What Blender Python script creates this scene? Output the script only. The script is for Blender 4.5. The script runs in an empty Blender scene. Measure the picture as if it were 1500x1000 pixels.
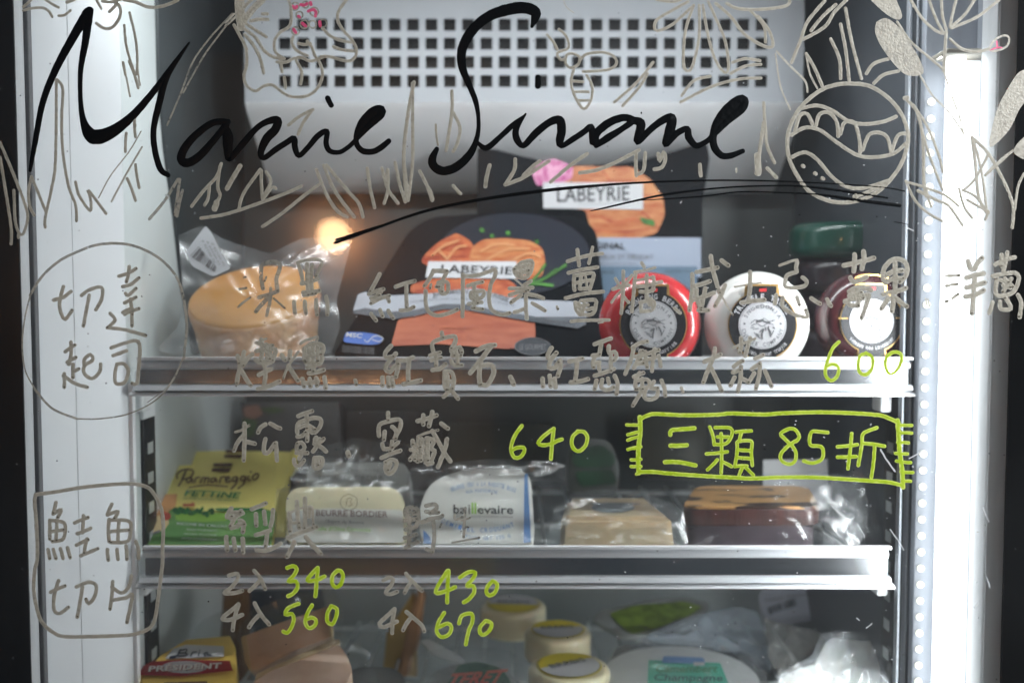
import bpy, bmesh, math, random
from mathutils import Vector, Matrix, noise
random.seed(7)
S = bpy.context.scene
C = S.collection
# ------------------------------------------------------------ camera
FPX = 1400.0; PITCH = math.radians(3.0); CZ = 1.30; CY = -0.66
cam = bpy.data.objects.new('camera', bpy.data.cameras.new('camera')); C.objects.link(cam)
cam.location = (0, CY, CZ); cam.rotation_euler = (math.pi/2 - PITCH, 0, 0)
cam.data.sensor_width = 36; cam.data.lens = 36*FPX/1500
cam.data.clip_start = 0.02; cam.data.clip_end = 50
cam.data.dof.use_dof = True; cam.data.dof.focus_distance = 0.662; cam.data.dof.aperture_fstop = 3.5
S.camera = cam
# ------------------------------------------------------------ world, lamps, exposure
w = bpy.data.worlds.new('World'); S.world = w; w.use_nodes = True
w.node_tree.nodes['Background'].inputs[0].default_value = (0.55, 0.76, 1.0, 1)
w.node_tree.nodes['Background'].inputs[1].default_value = 0.16
S.view_settings.view_transform = 'Standard'; S.view_settings.look = 'None'
S.view_settings.exposure = 0.2; S.view_settings.gamma = 1.0
def area(name, loc, target, size, power, col):
    l = bpy.data.lights.new(name, 'AREA'); l.shape = 'RECTANGLE'; l.size, l.size_y = size; l.energy = power; l.color = col
    o = bpy.data.objects.new(name, l); C.objects.link(o); o.location = loc
    o.rotation_euler = (Vector(target)-Vector(loc)).to_track_quat('-Z', 'Y').to_euler(); return o
area('shop_ceiling_light', (1.30, -0.70, 1.92), (0.0, 0.1, 1.15), (.7, .5), 36, (0.95, 0.98, 1.0))  # added unseen lamp, brightens the door and shelves from the front right
def strip(name, loc, d, size, power, spread, col=(.93,.97,1.0)):      # added area lamps that brighten the fridge interior
    l = bpy.data.lights.new(name, 'AREA'); l.shape = 'RECTANGLE'; l.size, l.size_y = size; l.energy = power; l.color = col; l.spread = math.radians(spread)
    o = bpy.data.objects.new(name, l); C.objects.link(o); o.location = loc; o.rotation_euler = Vector(d).to_track_quat('-Z', 'Y').to_euler(); return o
strip('side_led_strip', (.3130, .046, 1.13), (-1, .27, 0), (.006, .70), 1.65, 145)  # added beside the light tube to throw its light over the shelves
strip('canopy_led_strip', (0, .060, 1.585), (0, .42, -1), (.56, .012), 1.35, 165)  # added out of view, lights the vent panel and shelf fronts from above
# ------------------------------------------------------------ pixel -> world helpers
CAM = Vector((0, CY, CZ)); cp, sp_ = math.cos(PITCH), math.sin(PITCH)
def ray(px, py):
    u = (px-750)/FPX; v = (py-500)/FPX
    return Vector((u, cp - v*sp_, -sp_ - v*cp))
def P(px, py, Y):
    d = ray(px, py); return CAM + d*((Y-CY)/d.y)
def Zat(py, Y): return P(750, py, Y).z
def Xat(px, Y, py=500): return P(px, py, Y).x
class Fr:                                   # a plane something is built on
    def __init__(s, a, b, c):
        s.o = a; n = (b-a).cross(c-a).normalized()
        s.n = n if n.dot(CAM-a) > 0 else -n
    def hit(s, px, py, off=0.0):
        d = ray(px, py); o = s.o + s.n*off
        return CAM + d*((o-CAM).dot(s.n)/d.dot(s.n))
def vert(Y): return Fr(Vector((0, Y, 1)), Vector((1, Y, 1)), Vector((0, Y, 2)))
def lean(y0, Y0, y1, Y1, roll=0):           # leans back from (row y0, depth Y0) to (row y1, depth Y1)
    a = P(750, y0, Y0); b = a + Vector((1, roll, 0)); c = P(750, y1, Y1); return Fr(a, b, c)
# ------------------------------------------------------------ materials
def mat(name, col, rough=0.5, metal=0.0, var=0.0, vs=30, bump=0.0, bs=200, emit=None, es=0, alpha=1.0, coat=0.0, col2=None, stretch=None, sss=0, trans=0):
    m = bpy.data.materials.new(name); m.use_nodes = True; nt = m.node_tree; b = nt.nodes['Principled BSDF']
    b.inputs['Base Color'].default_value = (*col, 1); b.inputs['Roughness'].default_value = rough; b.inputs['Metallic'].default_value = metal
    b.inputs['Alpha'].default_value = alpha; b.inputs['Coat Weight'].default_value = coat
    if sss: b.inputs['Subsurface Weight'].default_value = sss; b.inputs['Subsurface Radius'].default_value = (.01,.006,.004); b.inputs['Subsurface Scale'].default_value = .6
    if trans: b.inputs['Transmission Weight'].default_value = trans
    tc = nt.nodes.new('ShaderNodeTexCoord'); mp = nt.nodes.new('ShaderNodeMapping'); nt.links.new(tc.outputs['Object'], mp.inputs[0])
    if stretch: mp.inputs['Scale'].default_value = stretch
    if var or col2:
        n = nt.nodes.new('ShaderNodeTexNoise'); n.inputs['Scale'].default_value = vs; n.inputs['Detail'].default_value = 6
        nt.links.new(mp.outputs[0], n.inputs['Vector'])
        r = nt.nodes.new('ShaderNodeValToRGB'); nt.links.new(n.outputs['Fac'], r.inputs[0])
        c2 = col2 or tuple(max(0, c*(1-var)) for c in col); c1 = col if col2 else tuple(min(1, c*(1+var*.6)) for c in col)
        r.color_ramp.elements[0].position = .35; r.color_ramp.elements[1].position = .65
        r.color_ramp.elements[0].color = (*c2, 1); r.color_ramp.elements[1].color = (*c1, 1)
        nt.links.new(r.outputs[0], b.inputs['Base Color'])
    if bump:
        n2 = nt.nodes.new('ShaderNodeTexNoise'); n2.inputs['Scale'].default_value = bs; n2.inputs['Detail'].default_value = 4
        nt.links.new(mp.outputs[0], n2.inputs['Vector'])
        bp = nt.nodes.new('ShaderNodeBump'); bp.inputs['Strength'].default_value = bump; bp.inputs['Distance'].default_value = .002
        nt.links.new(n2.outputs['Fac'], bp.inputs['Height']); nt.links.new(bp.outputs[0], b.inputs['Normal'])
    if emit: b.inputs['Emission Color'].default_value = (*emit, 1); b.inputs['Emission Strength'].default_value = es
    return m
def film(name, tint=(.8,.84,.88), haze=.04, gloss=.07, sc=35, rough=.16):
    m = bpy.data.materials.new(name); m.use_nodes = True; nt = m.node_tree; nt.nodes.clear(); N = nt.nodes.new; L = nt.links.new
    out = N('ShaderNodeOutputMaterial'); tr = N('ShaderNodeBsdfTransparent'); tr.inputs[0].default_value = (.97,.98,.98,1)
    di = N('ShaderNodeBsdfDiffuse'); di.inputs[0].default_value = (*tint, 1)
    gl = N('ShaderNodeBsdfGlossy'); gl.inputs['Roughness'].default_value = rough
    tc = N('ShaderNodeTexCoord'); no = N('ShaderNodeTexNoise'); no.inputs['Scale'].default_value = sc; no.inputs['Detail'].default_value = 3
    try: no.noise_type = 'RIDGED_MULTIFRACTAL'
    except Exception: pass
    L(tc.outputs['Object'], no.inputs['Vector']); bp = N('ShaderNodeBump'); bp.inputs['Strength'].default_value = .55; bp.inputs['Distance'].default_value = .004
    L(no.outputs['Fac'], bp.inputs['Height']); L(bp.outputs[0], gl.inputs['Normal'])
    n3 = N('ShaderNodeTexNoise'); n3.inputs['Scale'].default_value = sc*.8; L(tc.outputs['Object'], n3.inputs['Vector'])
    mr = N('ShaderNodeMapRange'); mr.inputs[1].default_value = .35; mr.inputs[2].default_value = .75; mr.inputs[3].default_value = haze*.4; mr.inputs[4].default_value = haze*2
    L(n3.outputs['Fac'], mr.inputs[0])
    m1 = N('ShaderNodeMixShader'); L(mr.outputs[0], m1.inputs[0]); L(tr.outputs[0], m1.inputs[1]); L(di.outputs[0], m1.inputs[2])
    m2 = N('ShaderNodeMixShader'); m2.inputs[0].default_value = gloss; L(m1.outputs[0], m2.inputs[1]); L(gl.outputs[0], m2.inputs[2])
    L(m2.outputs[0], out.inputs[0]); return m
def glass_mat():
    m = bpy.data.materials.new('door_glass'); m.use_nodes = True; nt = m.node_tree; nt.nodes.clear(); N = nt.nodes.new; L = nt.links.new
    out = N('ShaderNodeOutputMaterial'); tr = N('ShaderNodeBsdfTransparent'); tr.inputs[0].default_value = (.975,.985,.98,1)
    gl = N('ShaderNodeBsdfGlossy'); gl.inputs['Roughness'].default_value = 0.0
    g2 = N('ShaderNodeBsdfGlossy'); g2.inputs['Roughness'].default_value = 0.11
    fr = N('ShaderNodeFresnel'); fr.inputs[0].default_value = 1.5
    gm = N('ShaderNodeMixShader'); gm.inputs[0].default_value = .45; L(gl.outputs[0], gm.inputs[1]); L(g2.outputs[0], gm.inputs[2])
    m1 = N('ShaderNodeMixShader'); L(fr.outputs[0], m1.inputs[0]); L(tr.outputs[0], m1.inputs[1]); L(gm.outputs[0], m1.inputs[2])
    tc = N('ShaderNodeTexCoord')
    vo = N('ShaderNodeTexVoronoi'); vo.inputs['Scale'].default_value = 95; L(tc.outputs['Object'], vo.inputs['Vector'])
    n = N('ShaderNodeTexNoise'); n.inputs['Scale'].default_value = 6; n.inputs['Detail'].default_value = 5; L(tc.outputs['Object'], n.inputs['Vector'])
    # fine dust: sparse specks plus a smeary veil
    a = N('ShaderNodeMapRange'); a.inputs[1].default_value = .03; a.inputs[2].default_value = .09; a.inputs[3].default_value = .40; a.inputs[4].default_value = 0; L(vo.outputs['Distance'], a.inputs[0])
    k = N('ShaderNodeMath'); k.operation = 'GREATER_THAN'; k.inputs[1].default_value = .72; L(vo.outputs['Color'], k.inputs[0])
    mu = N('ShaderNodeMath'); mu.operation = 'MULTIPLY'; L(a.outputs[0], mu.inputs[0]); L(k.outputs[0], mu.inputs[1])
    b = N('ShaderNodeMapRange'); b.inputs[1].default_value = .35; b.inputs[2].default_value = .75; b.inputs[3].default_value = .014; b.inputs[4].default_value = .044; L(n.outputs['Fac'], b.inputs[0])
    ad = N('ShaderNodeMath'); ad.operation = 'ADD'; L(mu.outputs[0], ad.inputs[0]); L(b.outputs[0], ad.inputs[1])
    di = N('ShaderNodeBsdfDiffuse'); di.inputs[0].default_value = (.7,.72,.74,1); tl = N('ShaderNodeBsdfTranslucent'); tl.inputs[0].default_value = (.7,.72,.74,1)
    dm = N('ShaderNodeMixShader'); dm.inputs[0].default_value = .5; L(di.outputs[0], dm.inputs[1]); L(tl.outputs[0], dm.inputs[2])
    m2 = N('ShaderNodeMixShader'); L(ad.outputs[0], m2.inputs[0]); L(m1.outputs[0], m2.inputs[1]); L(dm.outputs[0], m2.inputs[2])
    L(m2.outputs[0], out.inputs[0]); return m
def paint_mat(name, c1, c2, rough=.45, gap=.18):   # marker ink: streaky, slightly see-through
    m = mat(name, c1, rough=rough, col2=c2, vs=90, bump=.25, bs=700); nt = m.node_tree; b = nt.nodes['Principled BSDF']
    n = nt.nodes.new('ShaderNodeTexNoise'); n.inputs['Scale'].default_value = 320; n.inputs['Detail'].default_value = 4
    tc = nt.nodes.new('ShaderNodeTexCoord'); nt.links.new(tc.outputs['Object'], n.inputs['Vector'])
    r = nt.nodes.new('ShaderNodeMapRange'); r.inputs[1].default_value = .3; r.inputs[2].default_value = .5; r.inputs[3].default_value = 1-gap*2; r.inputs[4].default_value = 1-gap*.15
    nt.links.new(n.outputs['Fac'], r.inputs[0]); nt.links.new(r.outputs[0], b.inputs['Alpha'])
    return m
M = {}
M['beige'] = paint_mat('beige_marker', (.47,.44,.37), (.40,.37,.31), gap=.17)
M['beige_in'] = paint_mat('beige_marker_core', (.41,.38,.31), (.33,.305,.245), gap=.12)
M['lime_in'] = paint_mat('lime_marker_core', (.52,.70,.04), (.42,.60,.01), gap=.03)
M['thin'] = paint_mat('thin_beige_marker', (.38,.35,.29), (.22,.21,.18), gap=.34)
M['lime'] = paint_mat('lime_marker', (.72,.86,.18), (.64,.80,.12), gap=.12)
M['pink'] = paint_mat('pink_marker', (.72,.10,.22), (.55,.05,.14), gap=.15)
M['black_ink'] = mat('black_marker', (.004,.005,.006), rough=.35, bump=.2, bs=300)
M['black_ink'].node_tree.nodes['Principled BSDF'].inputs['Specular IOR Level'].default_value = .12
M['dot'] = mat('marker_dot', (.10,.085,.06), rough=.7)
M['glass'] = glass_mat()
M['frame'] = mat('black_door_frame', (.006,.007,.010), rough=.35, var=.3, vs=8, stretch=(1,1,.05))
M['gasket'] = mat('grey_gasket', (.46,.47,.48), rough=.3, var=.08, vs=12, stretch=(8,8,.2))
M['groove'] = mat('dark_groove', (.10,.10,.105), rough=.6)
M['liner'] = mat('white_liner', (.64,.66,.68), rough=.42, var=.05, vs=7, bump=.05, bs=60)
M['inner'] = mat('grey_inner_wall', (.56,.60,.60), rough=.36, metal=.05, var=.10, vs=5)
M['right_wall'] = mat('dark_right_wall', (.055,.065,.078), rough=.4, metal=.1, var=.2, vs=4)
M['lamp_recess'] = mat('lamp_recess', (.33,.355,.40), rough=.4, metal=.1, var=.15, vs=30, stretch=(4,4,.3))
M['back'] = mat('dark_back_wall', (.075,.083,.085), rough=.35, metal=.2, var=.2, vs=5)
M['panel'] = mat('vent_panel_paint', (.40,.42,.45), rough=.4, var=.04, vs=9)
M['void'] = mat('vent_inside', (.012,.011,.011), rough=.8)
M['steel'] = mat('brushed_steel', (.62,.63,.65), rough=.22, metal=1.0, var=.08, vs=40, bump=.06, bs=180, stretch=(.12,3,3))
M['bright_edge'] = mat('rail_edge', (.88,.89,.91), rough=.4, metal=.2)
M['rail_lip'] = mat('rail_lip', (.74,.76,.79), rough=.42, metal=.35, var=.05, vs=20)
M['wire'] = mat('shelf_wire', (.60,.63,.64), rough=.35, metal=.5)
M['black_plastic'] = mat('black_plastic', (.012,.013,.014), rough=.4)
M['white_plastic'] = mat('white_plastic', (.72,.74,.75), rough=.35)
M['tube'] = mat('led_tube', (.9,.9,.9), emit=(.93,.97,1.0), es=4.5)
M['tube2'] = mat('led_tube_side', (.9,.9,.9), emit=(.90,.95,1.0), es=.85)
M['led'] = mat('led_chip', (.9,.9,.8), emit=(1.0,.99,.88), es=.7)  # glow stands in for LEDs mirrored in the lining
M['trim'] = mat('grey_trim', (.30,.32,.35), rough=.4, metal=.3)
M['cap'] = mat('tube_cap', (.45,.42,.36), rough=.5)
# ------------------------------------------------------------ object helpers
def link(o, parent=None):
    C.objects.link(o)
    if parent is not None: o.parent = parent; o.matrix_parent_inverse = Matrix.Translation(-parent.location)
    return o
def thing(name, label, cat, loc=(0,0,0), group=None):
    o = bpy.data.objects.new(name, None); C.objects.link(o); o.location = loc; o.empty_display_size = .02
    o['label'] = label; o['category'] = cat
    if group: o['group'] = group
    return o
def tag(o, label=None, cat=None, group=None, kind=None):
    if label: o['label'] = label
    if cat: o['category'] = cat
    if group: o['group'] = group
    if kind: o['kind'] = kind
    return o
def mobj(name, bm, m, parent=None, smooth=None):
    bmesh.ops.recalc_face_normals(bm, faces=bm.faces[:]) if smooth is not None else None
    me = bpy.data.meshes.new(name); bm.to_mesh(me); bm.free()
    for mm in (m if isinstance(m, (list, tuple)) else [m]): me.materials.append(mm)
    if smooth is not None:
        for p in me.polygons: p.use_smooth = True
        me.set_sharp_from_angle(angle=math.radians(smooth))
    return link(bpy.data.objects.new(name, me), parent)
def box(bm, x0, x1, y0, y1, z0, z1, bev=0, mi=0):
    r = bmesh.ops.create_cube(bm, size=1); vs = r['verts']
    for v in vs: v.co = Vector(((x0+x1)/2+v.co.x*(x1-x0), (y0+y1)/2+v.co.y*(y1-y0), (z0+z1)/2+v.co.z*(z1-z0)))
    fs = {f for v in vs for f in v.link_faces}
    for f in fs: f.material_index = mi
    if bev: bmesh.ops.bevel(bm, geom=list({e for v in vs for e in v.link_edges}), offset=bev, segments=3, affect='EDGES', profile=.5)
def boxo(name, x0, x1, y0, y1, z0, z1, m, parent=None, bev=.0008):
    bm = bmesh.new(); box(bm, x0, x1, y0, y1, z0, z1, bev); return mobj(name, bm, m, parent, 40)
def extr_x(bm, prof, x0, x1):               # profile [(y,z)] swept along X
    a = [bm.verts.new((x0, y, z)) for y, z in prof]; b = [bm.verts.new((x1, y, z)) for y, z in prof]; n = len(prof)
    for i in range(n): bm.faces.new((a[i], a[(i+1) % n], b[(i+1) % n], b[i]))
    bm.faces.new(a[::-1]); bm.faces.new(b)
def cyl(bm, c, axis, r, h, seg=48, bev=0, r2=None, mi=0):
    q = Vector(axis).to_track_quat('Z', 'Y').to_matrix().to_4x4()
    rr = bmesh.ops.create_cone(bm, cap_ends=True, segments=seg, radius1=r, radius2=r2 or r, depth=h, matrix=Matrix.Translation(Vector(c)) @ q)
    if bev:
        es = [e for e in {e for v in rr['verts'] for e in v.link_edges} if max(len(f.verts) for f in e.link_faces) > 4]
        bmesh.ops.bevel(bm, geom=es, offset=bev, segments=5, affect='EDGES', profile=.5)
def slab(name, pts, fr, thick, m, parent=None, bev=.002, sm=50, seg=3, off=0):
    bm = bmesh.new(); a = [bm.verts.new(fr.hit(x, y, off)) for x, y in pts]; b = [bm.verts.new(v.co - fr.n*thick) for v in a]; n = len(a)
    bm.faces.new(a); bm.faces.new(b[::-1])
    for i in range(n): bm.faces.new((a[(i+1) % n], a[i], b[i], b[(i+1) % n]))
    bmesh.ops.recalc_face_normals(bm, faces=bm.faces[:])
    if bev: bmesh.ops.bevel(bm, geom=bm.edges[:], offset=bev, segments=seg, affect='EDGES', profile=.5, clamp_overlap=True)
    return mobj(name, bm, m, parent, sm)
def rnd(pts, r=4, n=3):                     # round the corners of a pixel outline
    out = []; k = len(pts)
    for i in range(k):
        p = Vector(pts[i]); a = Vector(pts[i-1]); b = Vector(pts[(i+1) % k])
        da = (a-p); db = (b-p); ra = min(r, da.length*.45); rb = min(r, db.length*.45)
        A = p+da.normalized()*ra; B = p+db.normalized()*rb
        for j in range(n+1):
            t = j/n; q = A*(1-t)**2 + p*2*t*(1-t) + B*t*t; out.append((q.x, q.y))
    return out
def oval(cx, cy, rx, ry, n=28, a=0):
    ca, sa = math.cos(a), math.sin(a)
    return [(cx+rx*math.cos(t)*ca-ry*math.sin(t)*sa, cy+rx*math.cos(t)*sa+ry*math.sin(t)*ca) for t in [2*math.pi*i/n for i in range(n)]]
def pr(s, org=(0, 0, 1)):                   # "x y x y" in a zoomed crop -> pixels
    v = [float(t) for t in s.replace(',', ' ').split()]
    return [(org[0]+v[i]/org[2], org[1]+v[i+1]/org[2]) for i in range(0, len(v), 2)]
_off = [0]
def printed(name, pts, fr, m, parent, off=None):
    _off[0] = (_off[0]+1) % 40
    o = .0004 + _off[0]*.00004 if off is None else off
    bm = bmesh.new(); bm.faces.new([bm.verts.new(fr.hit(x, y, o)) for x, y in pts]); return mobj(name, bm, m, parent)
def catmull(pts, step=3.0):
    if len(pts) < 3:
        (x0, y0, w0), (x1, y1, w1) = pts[0], pts[-1]; n = max(2, int(math.hypot(x1-x0, y1-y0)/step))
        bow = random.uniform(-.03, .03)*math.hypot(x1-x0, y1-y0); L = math.hypot(x1-x0, y1-y0) or 1
        nx, ny = -(y1-y0)/L, (x1-x0)/L
        return [(x0+(x1-x0)*i/n+nx*bow*math.sin(math.pi*i/n), y0+(y1-y0)*i/n+ny*bow*math.sin(math.pi*i/n), w0+(w1-w0)*i/n) for i in range(n+1)]
    out = []; q = [pts[0]]+list(pts)+[pts[-1]]
    for i in range(1, len(q)-2):
        p0, p1, p2, p3 = q[i-1], q[i], q[i+1], q[i+2]; n = max(2, int(math.hypot(p2[0]-p1[0], p2[1]-p1[1])/step))
        for j in range(n):
            t = j/n; out.append(tuple(.5*((2*p1[k])+(-p0[k]+p2[k])*t+(2*p0[k]-5*p1[k]+4*p2[k]-p3[k])*t*t+(-p0[k]+3*p1[k]-3*p2[k]+p3[k])*t**3) for k in range(3)))
    out.append(pts[-1]); return out
GL = vert(-0.0002)
_lay = [0]
def ribbon(bm, pts, fr, h=.00018, base=.0, jit=.07, step=3.0, cap=True, mi=0):
    c = catmull(pts, step); w0 = c[0][2]; w1 = c[-1][2]
    def ext(a, b, w):
        dx, dy = a[0]-b[0], a[1]-b[1]; L = math.hypot(dx, dy) or 1; dx /= L; dy /= L
        return [(a[0]+dx*w*.5*k, a[1]+dy*w*.5*k, w*math.sqrt(max(0, 1-k*k))) for k in (1, .92, .7, .38)]
    if cap: c = ext(c[0], c[1], w0)+c+ext(c[-1], c[-2], w1)[::-1]
    rows = []; ph = random.uniform(0, 100)
    for i, (x, y, w_) in enumerate(c):
        a = c[max(0, i-1)]; b = c[min(len(c)-1, i+1)]; dx, dy = b[0]-a[0], b[1]-a[1]; L = math.hypot(dx, dy) or 1; nx, ny = -dy/L, dx/L
        wl = w_*.5*(1+jit*noise.noise(Vector((ph+i*.5, 0, 0)))*1.6); wr = w_*.5*(1+jit*noise.noise(Vector((ph+i*.5, 9, 0)))*1.6)
        rows.append((bm.verts.new(fr.hit(x+nx*wl, y+ny*wl, base)), bm.verts.new(fr.hit(x, y, base+h)), bm.verts.new(fr.hit(x-nx*wr, y-ny*wr, base))))
    for r0, r1 in zip(rows, rows[1:]):
        for k in (0, 1):
            f = bm.faces.new((r0[k], r1[k], r1[k+1], r0[k+1])); f.smooth = True; f.material_index = mi
def strokes(name, data, org, w, m, parent, fr=GL, dots=False, h=.00003, label=None, base=0, jit=.12):
    bm = bmesh.new(); i = 0; ends = []
    for s in data.split(';'):
        s = s.strip()
        if not s: continue
        ww = w
        if '|' in s: a, s = s.split('|'); ww = float(a)
        p = pr(s, org)
        if len(p) == 1: p = [p[0], (p[0][0]+1.5, p[0][1]+1.0)]
        _lay[0] = (_lay[0]+1) % 60
        ribbon(bm, [(x, y, ww) for x, y in p], fr, h, base+_lay[0]*.0000015, jit)
        if m in (M['beige'], M['lime']) and ww > 3: ribbon(bm, [(x+random.uniform(-.5, .6), y+random.uniform(-.4, .4), ww*random.uniform(.40, .66)) for x, y in p], fr, h, base+.00012+_lay[0]*.0000015, .9, mi=2)
        if dots and random.random() < .75: ends.append((p[-1][0]+random.uniform(-.6, .6), p[-1][1]+random.uniform(-.6, .6)-.6))
    for x, y in ends: ribbon(bm, [(x, y, 1.9), (x+.8, y+.3, 1.7)], fr, .0001, base+.0006, .3, mi=1)
    bmesh.ops.recalc_face_normals(bm, faces=bm.faces[:])
    o = mobj(name, bm, [m, M['dot'], M['beige_in'] if m is M['beige'] else M['lime_in']], parent)
    if label: o['label'] = label
    return o
def wstroke(name, data, org, m, parent, fr=GL, h=.0004, fills=()):
    bm = bmesh.new()
    for s in data.split('/'):
        v = [t.split(',') for t in s.split()]; pts = [(org[0]+float(a)/org[2], org[1]+float(b)/org[2], float(c)) for a, b, c in v]
        _lay[0] = (_lay[0]+1) % 60
        ribbon(bm, pts, fr, h, _lay[0]*.000006, .05)
    for f in fills: bm.faces.new([bm.verts.new(fr.hit(x, y, .0003)) for x, y in pr(f, org)])
    return mobj(name, bm, m, parent)
_tc = {}
def tmesh(s, shear=0, bold=0):
    k = (s, shear, bold)
    if k not in _tc:
        cu = bpy.data.curves.new('t', 'FONT'); cu.body = s; cu.shear = shear; cu.offset = bold; cu.resolution_u = 2
        o = bpy.data.objects.new('t', cu); C.objects.link(o); bpy.context.view_layer.update()
        me = bpy.data.meshes.new_from_object(o.evaluated_get(bpy.context.evaluated_depsgraph_get()))
        vs = [v.co.copy() for v in me.vertices]; fs = [tuple(p.vertices) for p in me.polygons]
        bpy.data.objects.remove(o); bpy.data.curves.remove(cu); bpy.data.meshes.remove(me)
        x0 = min(v.x for v in vs); x1 = max(v.x for v in vs); y0 = min(v.y for v in vs); y1 = max(v.y for v in vs)
        _tc[k] = ([((v.x-x0)/(x1-x0), (v.y-y0)/(y1-y0)) for v in vs], fs, (x1-x0)/(y1-y0))
    return _tc[k]
def text(name, s, fr, bl, br, tl, m, parent, shear=0, bold=0, off=None, arch=0):
    vs, fs, _ = tmesh(s, shear, bold); _off[0] = (_off[0]+1) % 40; o = .0022 + _off[0]*.00003 if off is None else off
    me = bpy.data.meshes.new(name)
    co = []
    for u, v in vs:
        a = arch*(4*u*(1-u)); co.append(fr.hit(bl[0]+(br[0]-bl[0])*u+(tl[0]-bl[0])*v, bl[1]+(br[1]-bl[1])*u+(tl[1]-bl[1])*v-a, o))
    me.from_pydata(co, [], fs); me.materials.append(m); return link(bpy.data.objects.new(name, me), parent)
def arc_text(name, s, fr, cx, cy, r, h, a0, a1, m, parent, inward=False, bold=.01, off=.0022):
    n = len(s); allv = []; allf = []
    for i, ch in enumerate(s):
        if ch == ' ': continue
        vs, fs, asp = tmesh(ch, 0, bold); a = math.radians(a0+(a1-a0)*(i+.5)/n); wd = min(h*asp, abs(math.radians(a1-a0))*r/n*.8); b = len(allv)
        up = Vector((math.cos(a), -math.sin(a))); rt = Vector((math.sin(a), math.cos(a)))
        if inward: up = -up; rt = -rt
        c = Vector((cx, cy)) + Vector((math.cos(a), -math.sin(a)))*r
        for u, v in vs:
            q = c + rt*((u-.5)*wd) + up*((v-.5)*h); allv.append(fr.hit(q.x, q.y, off))
        allf += [tuple(b+k for k in f) for f in fs]
    me = bpy.data.meshes.new(name); me.from_pydata(allv, [], allf); me.materials.append(m); return link(bpy.data.objects.new(name, me), parent)
def bag(name, outline, fr, depth, m, parent=None, wr=.35, seed=0, back=True, off=0, rings=12, per=72, cen=None):
    # crumpled film: a closed pillow over the outline
    k = len(outline); L = []
    d = [math.hypot(outline[(i+1) % k][0]-outline[i][0], outline[(i+1) % k][1]-outline[i][1]) for i in range(k)]; T = sum(d)
    for j in range(per):
        t = T*j/per; i = 0
        while t > d[i]: t -= d[i]; i += 1
        a, b = outline[i], outline[(i+1) % k]; f = t/d[i]; L.append((a[0]+(b[0]-a[0])*f, a[1]+(b[1]-a[1])*f))
    cx, cy = cen or (sum(p[0] for p in L)/per, sum(p[1] for p in L)/per)
    bm = bmesh.new()
    for side in ((1, -1) if back else (1,)):
        grid = []
        for r in range(rings+1):
            q = (r/rings)**.8; row = []
            for j, (x, y) in enumerate(L):
                px, py = cx+(x-cx)*q, cy+(y-cy)*q; v = Vector((px*.035, py*.035, seed+side))
                nn = abs(noise.noise(v))*1.3 + .5*abs(noise.noise(v*2.3)); ang = noise.noise(Vector((j*.55, seed*3, 0)))*q
                dd = depth*((1-q**3.0)*(1-wr) + wr*(.9-nn)*(.35+.65*(1-q**4)) + .10*ang) * side
                row.append(bm.verts.new(fr.hit(px, py, off) + fr.n*dd))
            grid.append(row)
        for r in range(rings):
            for j in range(per):
                f = bm.faces.new((grid[r][j], grid[r][(j+1) % per], grid[r+1][(j+1) % per], grid[r+1][j])); f.smooth = True
    return mobj(name, bm, m, parent)
# ============================================================ SETTING SEEN IN THE GLASS: the shop behind the camera
M['wood'] = mat('brown_wood_wall', (.50,.25,.12), rough=.7, var=.4, vs=6, stretch=(6,1,.6))
M['bulb'] = mat('bulb_glow', (1,.8,.6), emit=(1,.56,.27), es=36)
bm = bmesh.new(); box(bm, -3, 3, -2.30, -2.23, 0, 3.4); tag(mobj('shop_wall', bm, mat('slate_wall', (.10,.13,.16), rough=.7, var=.4, vs=1.5), None, 30), kind='structure')
o = boxo('wood_panel', -.98, -.06, -2.2295, -2.20, .3, 2.0, M['wood'], None, .004); tag(o, 'brown wood panel behind the lamp, seen only mirrored in the glass', 'panel')
bm = bmesh.new(); box(bm, -3, 3, -2.22, 1.2, -.06, 0); tag(mobj('floor', bm, mat('dark_floor', (.08,.075,.07), rough=.6, var=.3, vs=3), None, 30), kind='structure')
LX, LY, LZ = -.52, -2.135, 1.462
t = thing('wall_lamp', 'warm bare bulb lamp mirrored as an orange glow in the glass', 'lamp', (LX, LY, LZ))
bm = bmesh.new(); bmesh.ops.create_uvsphere(bm, u_segments=24, v_segments=16, radius=.046, matrix=Matrix.Translation((LX, LY, LZ))); mobj('bulb', bm, M['bulb'], t, 60)
bm = bmesh.new(); cyl(bm, (LX, LY, LZ+.058), (0,0,1), .014, .05, 20, .003); mobj('socket', bm, M['black_plastic'], t, 40)
bm = bmesh.new(); cyl(bm, (LX, LY-.03, LZ+.07), (0,1,0), .006, .060, 12); mobj('bracket', bm, M['black_plastic'], t, 40)
# ============================================================ FRIDGE CABINET
XL0, XL1, XL2 = -.341, -.325, -.300        # left: door opening, flange lip, inner wall
XR1, XR2 = .352, .3135
ZT, ZB = 1.62, .80; YB = .41
fridge = thing('display_fridge', 'white lined upright display fridge with lit shelves of cheese', 'fridge', (0, .2, .8))
def facet(name, pts, t, m, sgn):            # slanting door-opening trim, bent from sheet: [(x, y)] swept in z
    bm = bmesh.new(); ring = pts + [(x+sgn*t, y) for x, y in pts[::-1]]
    lo = [bm.verts.new((x, y, ZB)) for x, y in ring]; hi = [bm.verts.new((x, y, ZT)) for x, y in ring]; n = len(ring)
    for i in range(n): bm.faces.new((lo[i], lo[(i+1) % n], hi[(i+1) % n], hi[i]))
    bm.faces.new(lo[::-1]); bm.faces.new(hi); return mobj(name, bm, m, fridge, 25)
facet('front_trim', [(-.345, .0285), (-.3425, .029), (-.3259, .0505), (-.3253, .0507), (-.3127, .0670), (-.3003, .0830)], .01, M['liner'], -1)
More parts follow.
